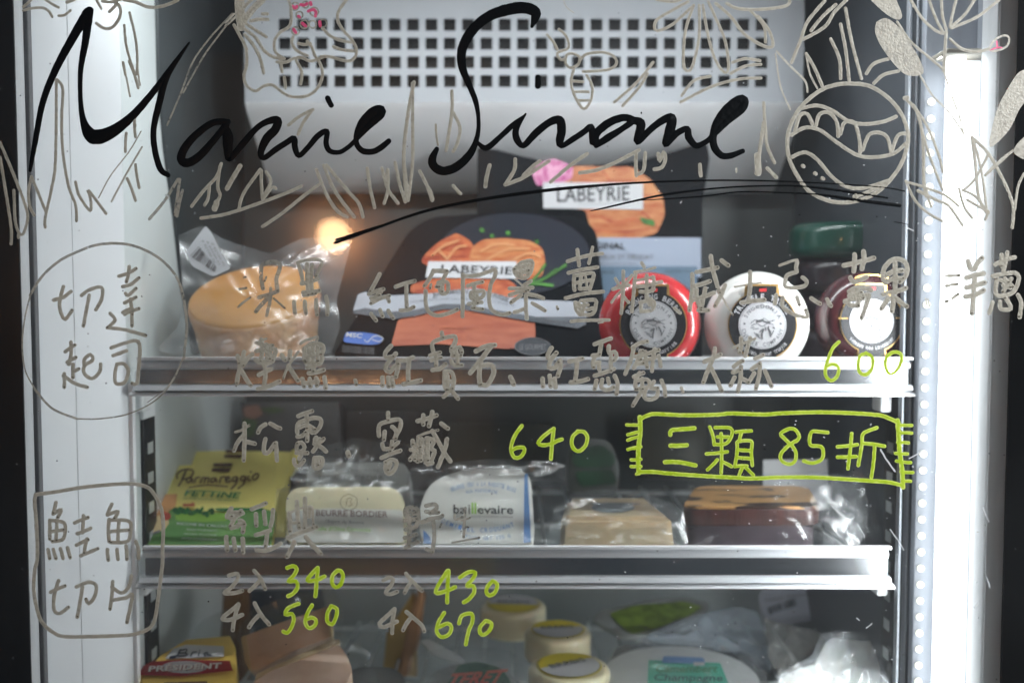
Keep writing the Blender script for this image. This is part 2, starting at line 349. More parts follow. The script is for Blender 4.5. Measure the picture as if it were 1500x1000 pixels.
boxo('inner_wall', XL2-.012, XL2, .083, YB, ZB, ZT, M['inner'], fridge, .0005)
FB = Fr(Vector((XL2+.0004, .1, 1)), Vector((XL2+.0004, .2, 1)), Vector((XL2+.0004, .1, 2)))
slab('side_baffle', [(230,-60),(234,120),(243,220),(257,320),(268,420),(285,519),(355,519),(357,300),(357,-60)], FB, .003, mat('dark_baffle', (.035,.042,.045), rough=.45, var=.2, vs=6), fridge, .0007, off=.0025)  # dark sheet cut to the shape of the vent housing's shadow
boxo('corner_trim', XL2-.003, XL2+.0035, .0835, .0890, ZB, Zat(562, .085), M['bright_edge'], fridge, .0008)
boxo('inner_wall', XR2, XR2+.012, .083, YB, ZB, ZT, M['right_wall'], fridge, .0005)
boxo('side_lining', XR2, .378, .075, .083, ZB, ZT, M['lamp_recess'], fridge, .001)
boxo('side_lining', .352, .384, .030, .0745, ZB, ZT, M['lamp_recess'], fridge, .0005)
boxo('back_wall', -.33, .33, YB, YB+.012, ZB, ZT, M['back'], fridge, 0)
boxo('back_wall', -.312, .312, YB-.004, YB-.0005, ZB, Zat(905, YB)+.11, mat('grey_lower_back', (.30,.33,.33), rough=.45, var=.15, vs=8), fridge, .001)
boxo('ceiling_panel', -.33, .33, .036, YB+.012, ZT, ZT+.012, M['inner'], fridge, 0)
boxo('floor_panel', -.33, .33, .036, YB+.012, ZB-.012, ZB, M['inner'], fridge, 0)
for x0, x1 in ((Xat(1327, .08), Xat(1331, .08)), (Xat(1338, .08), Xat(1342, .08))):
    boxo('corner_trim', x0, x1, .0855, .0925, ZB, ZT, M['trim'], fridge, .0006)
# slotted uprights that carry the shelves
def upright(x0, x1, y0, y1, inner):
    z0 = ZB; z1 = Zat(615, y0); o = boxo('slotted_upright', x0, x1, y0, y1, z0, z1, M['black_plastic'], fridge, .0008)
    z = z1-.02
    while z > z0+.01:
        boxo('slot', (x1 if inner > 0 else x0-.0006), (x1+.0006 if inner > 0 else x0), y0+.007, y1-.007, z-.009, z, M['wire'], o, 0); z -= .0245
upright(XL2, XL2+.003, .106, .131, 1); upright(XR2-.003, XR2, .106, .131, -1)
boxo('upright_cover', XL2, XL2+.0032, .106, .131, Zat(614, .108), Zat(583, .108), M['white_plastic'], fridge, .0006)
# light tube on the right with its cap, and glowing dots painting in its LEDs' reflection
zt = Zat(84, .045)
bm = bmesh.new(); cyl(bm, (.3233, .046, (zt+ZB)/2), (0,0,1), .0066, zt-ZB, 32); mobj('light_tube', bm, M['tube'], fridge, 50)
boxo('tube_side_diffuser', .3302, .3420, .046, .058, ZB, zt-.002, M['tube2'], fridge, .001)
boxo('tube_cap', .311, .346, .034, .060, zt, zt+.004, M['cap'], fridge, .0015)
bm = bmesh.new(); cyl(bm, (0, 0, 0), (0,1,0), .0029, .0016, 14, .0005); led_reflection = mobj('led', bm, M['led'], fridge, 50); led_reflection.matrix_parent_inverse = Matrix.Identity(4)
z = Zat(150, .075); first = True
while z > .93:
    o = led_reflection if first else led_reflection.copy()
    if not first: C.objects.link(o)
    o.parent = fridge; o.location = Vector((Xat(1355, .075), .0736, z)) - fridge.location; first = False; z -= .0128
# vent housing with its perforated plate
YV = .28; vx0, vx1 = Xat(358, YV, 100), Xat(1177, YV, 100); zf = Zat(150, YV); zlow = Zat(283, .385)
house = boxo('vent_housing', vx0+.004, vx1-.004, YV+.012, .40, zf+.01, ZT-.001, M['void'], fridge, 0)
cols = [Xat(417.2+26.85*i, YV, 80) for i in range(27)]; rows_ = [Zat(v, YV) for v in (36.5, 64, 91.5, 119)]; hs = .0058
bm = bmesh.new(); xs = [vx0]; zs = [zf]
for c in cols: xs += [c-hs, c+hs]
xs.append(vx1)
for r in sorted(rows_): zs += [r-hs, r+hs]
zs.append(ZT-.002)
V = {}
def gv(i, j, y):
    if (i, j, y) not in V: V[(i, j, y)] = bm.verts.new((xs[i], y, zs[j]))
    return V[(i, j, y)]
hole = lambda i, j: i % 2 == 1 and j % 2 == 1 and 0 < i < len(xs)-2+1 and j < len(zs)-2
for i in range(len(xs)-1):
    for j in range(len(zs)-1):
        h_ = i % 2 == 1 and j % 2 == 1
        if not h_:
            bm.faces.new((gv(i, j, YV), gv(i+1, j, YV), gv(i+1, j+1, YV), gv(i, j+1, YV)))
            bm.faces.new((gv(i, j, YV+.002), gv(i, j+1, YV+.002), gv(i+1, j+1, YV+.002), gv(i+1, j, YV+.002)))
        else:
            A = [(i, j), (i+1, j), (i+1, j+1), (i, j+1)]
            for (a, b) in zip(A, A[1:]+A[:1]): bm.faces.new((gv(*a, YV), gv(*b, YV), gv(*b, YV+.002), gv(*a, YV+.002)))
mobj('perforated_plate', bm, M['panel'], fridge)
bm = bmesh.new()                            # sloping underside, a bent sheet
prof = [(YV, zf), (YV+.004, zf-.006), (.372, zlow+.006), (.384, zlow), (.384, zlow+.003), (.373, zlow+.009), (YV+.006, zf-.003), (YV+.003, zf)]
extr_x(bm, prof, vx0, vx1); mobj('housing_underside', bm, mat('underside_paint', (.74,.75,.77), rough=.35, var=.05, vs=6), fridge, 60)
for x in (vx0, vx1-.003):
    bm = bmesh.new(); a = [(YV+.003, zf), (.384, zlow+.003), (.40, zlow+.003), (.40, ZT-.003), (YV+.003, ZT-.003)]
    extr_x(bm, a, x, x+.003); mobj('housing_side', bm, M['back'], fridge, 30)
# ------------------------------------------------------------ wire shelves with steel price rails
def shelf(lab, ytop, ybot, pxl, pxr, full=True):
    zl, zb = Zat(ytop, .08), Zat(ybot, .08); H = zl-zb; x0, x1 = Xat(pxl, .08), Xat(pxr, .08); zs_ = zl-.0175
    t = thing('wire_shelf', lab, 'shelf', (0, .25, zs_), 'wire shelves in the fridge')
    Y = .080
    bm = bmesh.new(); extr_x(bm, [(Y-.001, zl), (Y+.004, zl), (Y+.004, zl-.0022), (Y-.001, zl-.0022)], x0, x1); mobj('rail_top_edge', bm, M['bright_edge'], t, 30)
    bm = bmesh.new(); extr_x(bm, [(Y+.0042, zl-.0024), (Y+.0014, zl-.0036), (Y-.0004, zl-.006), (Y-.0002, zl-.0085), (Y+.003, zl-.0098), (Y+.006, zl-.0098), (Y+.006, zl-.0024)], x0, x1-.002); mobj('rail_upper_lip', bm, M['rail_lip'], t, 50)
    bm = bmesh.new(); extr_x(bm, [(Y+.004, zl-.0098), (Y+.0042, zl-.0148), (Y+.0038, zb+.0092), (Y+.0075, zb+.0092), (Y+.0075, zl-.0098)], x0, x1-.002); mobj('price_channel', bm, M['steel'], t, 30)
    bm = bmesh.new(); extr_x(bm, [(Y+.004, zb+.0092), (Y-.0005, zb+.0082), (Y-.002, zb+.0048), (Y+.003, zb+.0030), (Y+.0065, zb+.0030), (Y+.0065, zb+.0092)], x0-.003, x1); mobj('rail_lower_lip', bm, M['rail_lip'], t, 50)
    bm = bmesh.new(); extr_x(bm, [(Y+.001, zb+.0029), (Y-.0018, zb+.0012), (Y-.0018, zb), (Y+.004, zb), (Y+.004, zb+.0029)], x0-.006, x1+.003); mobj('rail_bottom_edge', bm, M['bright_edge'], t, 30)
    for yy in (.100, .235, .385):
        bm = bmesh.new(); cyl(bm, (0, yy, zs_-.0045), (1,0,0), .0022, .585, 10); mobj('cross_bar', bm, M['wire'], t, 60)
    bm = bmesh.new(); cyl(bm, (0, 0, 0), (0,1,0), .0014, .305, 8); first = mobj('wire', bm, M['wire'], t, 60); first.matrix_parent_inverse = Matrix.Identity(4)
    n = 21
    for i in range(n):
        o = first if i == 0 else first.copy()
        if i: C.objects.link(o)
        o.parent = t; o.location = (-.285+.57*i/(n-1), -.009, -.001)
    for s in (-1, 1): boxo('shelf_clip', s*.2985-.0045, s*.2985+.0045, .098, .118, zs_-.028, zs_+.006, M['white_plastic'], t, .002)
    return zs_
z1 = shelf('top wire shelf holding salmon packs and round wax cheeses', 523, 580, 200, 1338)
z2 = shelf('middle wire shelf under the yellow packs and butters', 800, 861, 203, 1312)
z3 = shelf('bottom wire shelf below the two price columns, mostly cut off', 1078, 1140, 206, 1310)
# ============================================================ GLASS DOOR WITH WRITING
door = thing('glass_door', 'glass fridge door hand-lettered with marker menu, prices and plant doodles', 'door', (0, 0, .8))
boxo('glass_pane', -.46, .46, 0, .0042, .78, 1.64, M['glass'], door, 0)
boxo('door_frame', -.46, XL0, .0045, .0058, .78, 1.64, M['frame'], door, .0005)
boxo('door_frame', .3465, .46, .0045, .0058, .78, 1.64, M['frame'], door, .0005)
boxo('gasket', -.44, XL0-.001, .0062, .0215, .78, 1.64, M['gasket'], door, .003)
boxo('gasket_groove', -.44, XL0+.001, .0218, .0275, .78, 1.64, M['groove'], door, .001)
boxo('gasket', .333, .44, .0062, .028, .78, 1.64, mat('pale_gasket', (.74,.76,.78), rough=.35, var=.06, vs=12, stretch=(8,8,.2)), door, .001)
boxo('gasket_lip', .3345, .3352, .0056, .0061, .78, 1.64, M['bright_edge'], door, 0)
def W(name, data, org, w=6, m='beige', dots=True, label=None): return strokes(name, data, org, w*(1 if m == 'pink' else 1.12), M[m], door, dots=dots, label=label)
A1=(330,360,8.3333); A2=(510,360,8.3333); A3=(660,360,8.3333); A4=(820,360,8.3333); A5=(990,360,6.25); A6=(1190,360,8.3333); A7=(1340,360,8.3333)
ch = 'handwritten_character'
W(ch, '3|225 385 250 380; 3.5|170 530 255 515; 3.5|155 745 300 635; 440 250 435 370 460 520; 440 240 540 200 630 200 670 240 655 310 625 400 635 530; 5|555 520 550 650 505 850; 410 630 520 600 640 550; 520 640 440 720 375 800; 3|590 640 660 700 725 760; 3|500 380 480 430', A1, 5.5, 'thin')
W(ch, '890 210 930 350 950 460; 5|880 205 960 180 1100 165 1180 200 1150 280 1110 370; 1000 220 1000 400 1010 600; 930 460 1040 440 1130 400; 950 570 1040 560 1150 550; 960 600 1100 580; 1060 230 1050 400 1060 590; 840 680 850 820; 970 680 985 820; 1110 660 1120 840; 1230 620 1250 740 1245 840', A1, 5.5)
W(ch, '385 345 330 450 270 560; 250 590 350 550 430 530; 400 560 340 620 280 700; 300 690 400 640 500 610; 480 620 500 680; 280 640 380 600; 280 830 340 910; 390 780 420 860; 490 790 550 880; 580 500 690 460 810 430; 710 470 710 600 715 760; 640 790 730 780 800 745', A2, 5.5)
W(ch, '1040 300 1000 390 930 490; 7|1050 310 1200 310; 1200 330 1150 420 1080 500; 1100 450 1200 440 1225 490 1210 560 1150 590 1110 500; 1150 460 1150 560; 945 550 950 720 990 810 1080 850 1200 830 1330 780; 4|1010 470 1000 520', A2, 5.5)
W(ch, '150 350 150 600 145 860; 170 370 300 365 430 330 540 290 540 370 490 480 470 640 490 760 560 820 640 840 720 820; 210 490 300 460 390 440; 290 480 290 620 290 760; 260 570 400 550 380 630 250 640 250 570; 220 710 380 690; 270 760 390 775; 320 600 330 700', A3, 5.5)
W(ch, '7|780 290 870 210 990 190 980 300 940 370 870 390 800 350 780 290; 9|810 280 950 230; 9|830 340 950 300; 3|790 410 870 480 920 560; 980 430 900 480; 1000 510 880 520 720 520; 720 600 850 560 950 540; 950 590 1050 610 1130 640; 860 600 740 690; 920 600 920 760 930 890; 1000 700 1070 740 1150 790; 900 770 780 810; 4|1300 740 1310 770', A3, 5.5)
W(ch, '95 190 260 140 400 110 520 95; 215 50 225 140 235 240; 5|400 20 380 110 355 215; 105 330 250 295 460 260; 175 370 170 450 180 540; 175 365 290 345 410 335 400 420 365 530; 260 380 250 460 240 520; 190 455 300 430 390 420; 250 525 360 520; 4|310 370 330 500; 70 640 200 605 350 575 530 560; 190 690 200 780 240 840; 260 670 430 660 440 720 400 830 260 840; 300 700 280 800; 200 740 340 720; 330 780 400 760; 230 700 260 820; 5|140 920 300 910 600 905; 2|470 940 530 935', A4, 5.2, dots=False)
W(ch, '775 310 775 450 770 600 750 820; 5|680 400 720 470 750 520; 5|880 360 820 440 770 500; 650 530 740 500 840 480; 4|740 560 690 610 630 690; 5|780 620 840 690; 1000 210 1030 260; 4|910 320 1040 300 1165 265; 925 340 910 480 895 650 880 800; 4|950 420 1050 400 1150 380; 1060 360 1060 500 1060 680; 950 500 1080 480 1240 440; 1140 380 1150 460 1130 550; 980 560 1080 560 1150 530; 990 690 990 800; 980 690 1140 670 1130 780 990 800; 6|1060 600 1100 720; 4|1120 640 1130 760; 5|1400 760 1470 820', A4, 5.0, dots=False)
W(ch, '150 260 150 400 125 590; 190 240 290 220 380 200; 320 95 340 220 370 330 400 430; 420 135 480 180; 160 370 240 350 310 325; 270 390 250 480 230 590; 190 400 190 480 230 570; 150 500 240 470 350 430; 210 590 300 590; 450 360 410 460 360 550; 3|420 460 470 550 520 630', A5, 6)
W(ch, '680 240 680 370 665 490; 3|540 375 680 350 780 335; 600 520 700 505 810 495', A5, 6)
W(ch, '4|950 180 1060 140 1110 130; 1110 150 1100 210 1110 235 1020 270 1000 330 1000 375 1060 385 1130 380 1190 360 1195 320 1160 290; 920 450 905 530; 980 470 975 550 1030 600 1120 640 1200 650 1190 590; 1110 470 1130 540; 1240 480 1320 530; 1385 490 1420 550', A5, 5.6)
W(ch, '385 240 480 220 600 190 750 150; 515 110 515 200 505 310; 625 70 630 170 605 280; 465 390 500 440 570 425 660 380; 450 560 520 520 620 510 720 540; 7|550 520 560 620 560 730; 400 680 500 640 600 620 690 600 650 740 600 880; 420 670 460 720 560 730; 7|450 610 600 570; 7|480 650 620 640', A6, 6.6)
W(ch, '890 450 860 380 880 270 950 190 1040 160 1130 200 1160 290 1130 380 1070 440; 1010 210 1010 400 1010 580; 900 360 1000 310 1100 300; 900 440 1000 400 1110 400; 870 590 1000 560 1080 540 1140 515; 930 640 840 770; 980 620 985 700 970 800; 1010 630 1080 690 1150 740; 2|1380 640 1400 720; 2|1410 650 1425 730', A6, 6.6)
W(ch, '5|385 365 540 360; 5|385 490 520 465; 5|380 680 400 675; 5|460 640 530 590; 650 190 680 280 720 290 760 220 820 150; 630 390 730 360 840 335; 730 370 720 550 700 820; 630 510 720 490 850 450; 620 620 730 600 840 540', A7, 7)
W(ch, '980 230 1060 190 1130 160 1220 140; 1060 110 1060 250; 1130 80 1110 200 1080 310; 950 370 1100 340 1220 330 1270 380 1250 480 1180 580 1000 600 1000 400; 1050 420 1150 440; 1180 400 1080 560; 1080 480 1170 510; 950 690 910 820; 1040 680 1050 770 1170 770 1150 700 1110 640; 1260 600 1300 700 1280 870; 1100 400 1200 500', A7, 5.8)
B1=(330,490,8.3333); B2=(500,480,7.143); B3=(660,480,8.3333); B4=(780,490,7.143); B5=(980,490,8.3333); B6=(1170,490,8.3333)
W(ch, '150 260 170 350; 230 210 200 330 170 430 140 590; 330 240 270 290 220 380; 200 440 250 530 310 620; 3.5|370 100 500 50; 5|400 110 580 130; 440 60 450 200 430 330; 380 200 490 180 610 180 600 250 560 320 400 340; 500 120 510 300; 550 160 540 300; 370 310 480 360 580 320; 480 390 490 500 470 620; 410 490 560 420; 400 660 500 640 660 570', B1, 6)
W(ch, '690 250 730 310; 790 200 780 300; 4|890 210 820 310 760 400 710 530; 770 380 820 460 885 560; 4|920 110 980 70 1130 30 1110 70; 970 180 970 320; 970 170 1070 110 1190 140 1180 250 1160 340 980 340; 1070 110 1070 300 1080 450; 1000 400 1100 370 1160 350; 1020 470 1110 460 1200 430; 1020 180 1020 330; 1130 150 1130 320; 1000 250 1170 240; 940 540 960 630; 1030 540 1040 630; 1110 530 1120 620; 1210 520 1225 650; 950 590 1130 570', B1, 6.2)
W(ch, '6|145 550 155 590', B2)
W(ch, '520 190 460 260 470 310 540 300; 570 270 500 350 460 430 510 460 560 400 600 380; 590 340 590 430 570 510; 430 520 430 600; 490 520 495 610; 530 520 540 610; 610 340 680 340 750 310; 710 340 700 440 700 560; 650 590 740 570 830 550', B2, 6.2)
W(ch, '1050 50 1060 100; 960 240 950 170 1000 130 1100 100 1190 90 1190 150 1150 220; 930 290 1030 260; 990 280 990 400; 940 340 1040 310; 950 440 1030 430 1090 380; 1170 230 1240 200 1260 260; 1160 290 1250 290; 1150 350 1180 390 1260 390; 1200 240 1220 380; 1150 240 1180 290; 1080 470 1080 600 1100 650; 1080 460 1150 460 1180 540 1160 640; 1110 500 1110 650; 1130 660 1070 720; 1140 640 1220 740; 1090 560 1170 560', B2, 5.8)
W(ch, '310 285 420 230 540 210; 490 230 400 350 330 440 240 550; 370 410 350 550 360 700; 400 460 490 450 530 520 500 620 440 700 370 690; 730 600 770 690', B3, 6.6)
W(ch, '200 140 160 210 180 260 250 190; 240 200 190 270 170 340 230 350 270 290; 290 270 290 350 265 430; 105 460 110 540; 180 430 190 540; 230 460 240 550; 385 280 460 265 520 250; 465 290 460 380 445 490; 400 500 490 490 580 465', B4, 6.2)
W(ch, '650 100 730 70 820 40; 720 90 710 150 700 210; 650 220 630 300 640 340; 630 220 700 210; 800 120 800 190 860 180 880 220 850 270; 820 200 820 300 820 380; 690 290 700 370; 650 300 700 290; 650 430 740 400 850 360; 670 480 650 570; 730 470 720 550 780 580 850 550; 790 460 800 510; 860 430 890 510 880 620', B4, 5.8)
W(ch, '1050 130 1120 90 1200 70; 1060 130 1040 230 1010 310 970 410; 1130 170 1130 260; 1080 230 1200 200 1320 160; 1060 350 1100 270 1150 170; 1180 180 1200 340; 1280 150 1260 260 1250 380; 1170 270 1280 240; 1320 220 1340 330; 1080 310 1160 300; 1060 440 1160 400; 1120 400 1080 480 1080 570; 1090 480 1200 470 1220 540 1100 570; 1150 460 1150 570; 1160 560 1100 660 1050 740; 1190 560 1170 650 1220 680 1300 650 1310 590; 1270 490 1240 560 1310 560; 1350 480 1380 560 1390 640', B4, 5.6)
W(ch, '5|150 650 170 700; 560 170 540 280 480 420 420 580; 430 330 530 290 630 240; 500 380 560 500 640 680', B5, 6)
W(ch, '880 40 880 140 860 220; 4|780 160 900 110 1050 50; 990 40 960 150 930 260; 790 390 840 350 900 320; 780 460 870 430; 880 390 870 550 840 690; 800 520 750 620; 880 530 970 580; 1050 290 1150 250; 1010 420 1100 360; 1110 350 1100 500 1060 660; 1040 470 970 580; 1170 440 1210 530 1250 630', B5, 5.8)
dg = 'price_digits'
W(dg, '490 90 420 160 370 270 330 400 330 500 390 560 460 520 490 430 460 370 400 360 340 390; 820 230 750 260 725 360 740 450 800 490 870 450 905 360 890 270 820 225; 1130 225 1070 280 1060 380 1090 460 1140 480 1200 430 1250 330 1250 240 1190 210 1130 222', B6, 4.8, 'lime', False, 'lime green 600')
C1=(330,590,8.3333); C2=(500,590,8.3333); C3=(720,600,8.3333)
W(ch, '235 250 235 450 225 700; 4|125 355 200 330 295 270; 220 400 150 480 105 580; 250 470 360 495; 490 260 430 300 400 360; 550 250 600 280 670 310; 490 440 470 540 480 610 530 600 600 500; 620 490 625 600 630 700', C1, 5.8)
W(ch, '890 160 960 130 1060 100; 990 120 1000 300 1000 460; 880 360 880 270 940 220 1100 180 1170 210 1150 300 1090 360; 900 300 1000 270 1090 320; 880 410 940 400 980 360; 1060 360 1000 310; 880 500 870 570 930 590 970 540 930 480 880 500; 940 600 900 680; 870 610 1000 610; 840 690 850 750 900 770 960 700; 1110 420 1090 470 1150 480 1200 440; 1150 440 1120 520 1070 590; 1090 500 1160 530 1230 590; 1090 670 1080 780 1130 800 1180 750 1180 670 1090 670; 1130 700 1130 760', C1, 5.8)
W(ch, '8|78 605 90 640', C2)
W(ch, '570 120 575 210; 460 400 465 270 580 220 700 200 730 250 700 340 650 430; 530 350 520 450; 620 290 670 340 660 430; 500 500 520 560 620 550; 620 470 600 590; 690 480 620 540; 490 670 600 620 720 580; 540 720 545 840 600 860 660 790 670 710 600 690 540 730; 600 740 570 820', C2, 5.8)
W(ch, '930 220 1050 190 1160 150; 1000 150 1000 260; 7|1110 110 1090 200 1070 280; 1220 250 1300 310; 4|930 410 1020 370 1180 330; 1110 340 1190 480 1260 610 1330 710; 1290 440 1260 580 1180 780; 870 460 870 510; 940 430 900 600 840 690; 850 570 960 540; 920 500 930 710; 980 440 970 700; 1040 430 1030 720 1110 730; 1060 430 1130 460 1090 560 1140 580 1100 700; 1060 450 1060 700; 890 520 900 690', C2, 6)
W(dg, '370 195 300 290 250 400 240 500 280 580 350 575 400 510 390 460 320 460 250 490; 760 230 660 300 570 400 620 430 710 420 800 380 860 360; 760 230 740 400 725 600; 1050 270 990 330 980 420 1020 490 1080 500 1150 430 1170 340 1130 270 1050 262', C3, 5.2, 'lime', False, 'lime green 640')
D1=(910,590,6.25); D2=(1110,590,6.25)
W('marker_frame', '6|170 150 250 110 320 100 600 112 900 105 1000 95 1300 105 1450 95 1750 85 2050 90 2350 110 2450 140 2540 180; 7|170 130 175 250 160 400 155 550 160 640; 5|50 200 160 200; 60 290 150 265; 60 340 150 310; 60 425 180 400; 90 520 180 515; 90 580 180 580; 140 650 180 630; 6|170 630 300 630 450 645 800 670 1000 680 1200 690 1450 680 1750 680 1950 690 2250 710 2450 725 2580 755; 7|2530 160 2540 300 2550 450 2570 600 2580 770; 2550 205 2660 205; 2550 275 2660 275; 2530 360 2630 365; 2510 460 2620 465; 2520 530 2650 545; 2560 630 2670 635; 2570 715 2650 715', D1, 4.5, 'lime', False, 'lime green frame with ticked ends')
W(ch, '6.5|450 290 460 250 560 240 670 230; 450 390 600 385; 6.5|400 540 520 540 680 570', D1, 5.8, 'lime', False, 'lime green')
W(ch, '810 220 840 300 850 380; 860 225 1000 230 1010 300 960 370 870 380; 915 280 920 450 915 640; 880 310 980 310; 780 465 970 445; 880 520 790 610; 930 540 1010 580; 1050 265 1190 255; 1100 270 1080 350; 1060 360 1060 450 1040 580; 1070 350 1190 350 1190 450 1200 570; 1080 430 1190 435; 1060 500 1190 510; 1040 580 1150 575; 1110 590 1080 660; 1140 590 1210 660', D1, 4.8, 'lime', False, 'lime green')
W(dg, '350 350 380 310 350 250 290 235 210 280 250 330 320 400 350 460 340 530 290 560 220 530 210 470 270 400 340 350; 640 270 560 262 490 268 480 380 580 400 600 460 580 520 500 550 420 530', D2, 5, 'lime', False, 'lime green 85')
W(ch, '730 400 850 390 910 380; 860 280 850 400 825 600; 730 495 900 490; 1090 225 1000 260 960 290 950 400 920 570; 960 370 1050 375 1160 395; 1070 390 1060 540 1040 680', D2, 5, 'lime', False, 'lime green')
E1=(310,720,8.3333); E2=(570,720,8.3333); F1=(310,820,7.143); F2=(545,820,7.143)
W(ch, '240 200 180 310 250 300; 360 230 280 330 230 420; 250 250 350 250; 240 330 380 260; 240 440 320 420; 340 350 390 370 380 490; 320 400 400 400; 180 550 190 710; 270 570 290 710; 380 570 385 740; 490 210 660 140; 540 270 545 410; 640 240 655 390; 750 220 740 330 720 420; 540 525 630 500 710 470; 680 490 660 660; 550 710 640 720 740 690 840 630', E1, 6)
W(ch, '950 260 955 360 960 480; 3|950 260 1090 200 1220 180 1240 300 1230 440; 1040 120 1050 300 1070 440; 1140 80 1140 300 1130 440; 1200 200 1190 300; 5|960 380 1060 380; 930 560 1100 490 1280 430; 1010 610 970 700 920 790; 1150 550 1230 650 1330 750; 4|1230 230 1245 400', E1, 6)
W(ch, '200 280 200 210 290 190 350 220 360 330 330 420; 250 200 250 400 240 660; 190 350 330 330; 200 290 320 260; 200 460 320 430; 190 560 330 520; 200 680 350 610; 450 170 560 150 580 200 500 260; 450 240 600 250; 400 370 500 330 620 310 650 290; 540 350 550 550 530 730; 460 700 530 730; 3|640 390 620 430', E2, 5.6, 'thin')
W(ch, '800 280 810 340 890 310; 930 200 920 350 910 550; 3|880 350 980 320; 3|920 430 960 430; 3|770 620 930 590 1100 560', E2, 4, 'thin')
W(ch, '180 160 270 140 270 200 200 290 130 340 220 345 320 320; 445 110 510 190 560 300; 500 220 450 270 395 320', F1, 5.4)
W(ch, '280 460 200 530 110 610 200 620 320 570; 280 470 240 600 220 730; 450 450 510 560 600 670; 500 570 440 630 390 700', F1, 5.6)
W(ch, '120 210 180 180 220 200 200 260 140 340 190 355 260 330; 355 140 420 220 520 320; 400 240 370 280 340 340', F2, 5.4)
W(ch, '235 510 160 580 80 660 120 700 260 640; 235 520 215 620 210 760; 360 540 430 600 520 680 545 740; 400 610 360 660 325 730', F2, 5.6)
W(dg, '790 80 850 60 890 90 860 160 800 220 880 220 900 280 850 350 800 375; 1110 80 1050 140 1000 210 1090 210 1180 170; 1110 80 1100 220 1085 375; 1320 110 1270 150 1260 240 1300 285 1350 250 1375 170 1350 110 1310 112', F1, 5.6, 'lime', False, 'lime green 340')
W(dg, '910 455 840 480 790 510 770 570 840 560 860 620 830 710 790 760 750 745; 1050 470 1000 560 980 650 1020 710 1080 680 1090 620 1040 600 990 620; 1250 480 1210 560 1210 640 1260 670 1300 600 1310 510 1260 482', F1, 5.4, 'lime', False, 'lime green 560')
W(dg, '790 110 730 200 670 310 680 345 780 320 870 280; 800 110 790 280 785 440; 920 180 1010 125 1080 130 1050 200 990 270 1060 270 1070 330 1020 400 960 440; 1260 220 1210 270 1195 330 1230 370 1290 330 1310 250 1260 217', F2, 5.6, 'lime', False, 'lime green 430')
W(dg, '755 550 700 640 675 740 720 800 800 780 830 700 790 660 700 700; 910 660 940 580 1040 560 1050 640 1010 740 980 880; 1180 640 1130 700 1130 760 1170 780 1230 730 1250 660 1190 632', F2, 5.4, 'lime', False, 'lime green 670')
G1=(20,340,3.571); G2=(30,690,3.848)
W('marker_ring', '4|500 58 600 65 700 100 790 160 860 250 895 380 905 500 890 660; 2.2|890 650 830 780 740 880 600 950 450 975 330 975; 3.5|330 975 200 920 110 820; 2.5|115 825 60 720 45 580 60 440 90 320; 4|85 330 150 230 240 150 340 100 430 68 520 58; 1.2|880 670 810 800 700 890', G1, 4, 'thin', False)
W(ch, '605 180 600 220 590 260; 550 230 600 215 640 190; 570 285 610 275 655 240; 585 320 600 330 640 295; 580 370 640 340; 610 350 620 430; 580 430 655 400; 570 420 610 400; 620 400 620 490; 505 425 530 460 490 500; 490 500 580 510 690 540', G1, 4.8)
W(ch, '210 355 260 340 300 310; 260 285 240 370 250 430 270 455 305 410; 355 330 400 300 460 290 460 350 430 405; 395 330 380 410 365 490', G1, 5)
W(ch, '270 625 320 590; 300 575 300 640 290 690; 280 680 325 655; 310 690 310 760; 310 730 340 715; 265 740 265 810; 260 750 320 790 385 810; 370 700 370 665 400 640 415 665 370 700 370 740 410 765 450 730 455 690', G1, 5)
W(ch, '510 605 580 580 640 568 660 600 655 700 645 790 620 790; 520 645 590 620; 540 690 530 740 535 790 580 785 600 730 580 690 540 690', G1, 5)
W('marker_frame', '90 130 200 115 350 90 500 75 620 70 690 80 740 110 790 200 805 300 800 450 800 520 780 680 760 820 730 880 650 915 560 925 400 930 250 930 190 910 130 860 100 800 75 680 80 560 95 480 90 300 80 180 85 130', G2, 5, 'beige', False)
W(ch, '200 175 185 235; 185 240 230 215 210 260; 165 280 165 340 165 380; 165 275 245 290 250 350 235 385 180 395; 205 280 200 390; 165 340 240 330; 155 440 165 490; 185 440 200 490; 225 435 240 490; 265 430 280 485; 305 290 380 260; 355 250 350 345; 320 350 395 320; 315 415 380 385; 375 380 360 460; 340 475 435 435', G2, 5)
W(ch, '515 185 490 240; 490 245 550 225 530 265; 500 270 495 330 500 395; 500 275 610 280 620 340 600 395 510 400; 555 280 550 390; 500 340 610 330; 490 440 495 500; 545 440 550 495; 595 420 600 495; 650 395 665 440 665 490', G2, 5)
W(ch, '170 680 250 645; 215 615 190 700 190 780 220 800 270 765; 315 650 380 625 425 640 420 700 385 745 370 720; 350 650 335 740 320 820', G2, 5)
W(ch, '520 620 515 700 505 775; 515 650 570 685 610 650 625 590; 520 725 600 710 630 690 620 760 600 850', G2, 5)
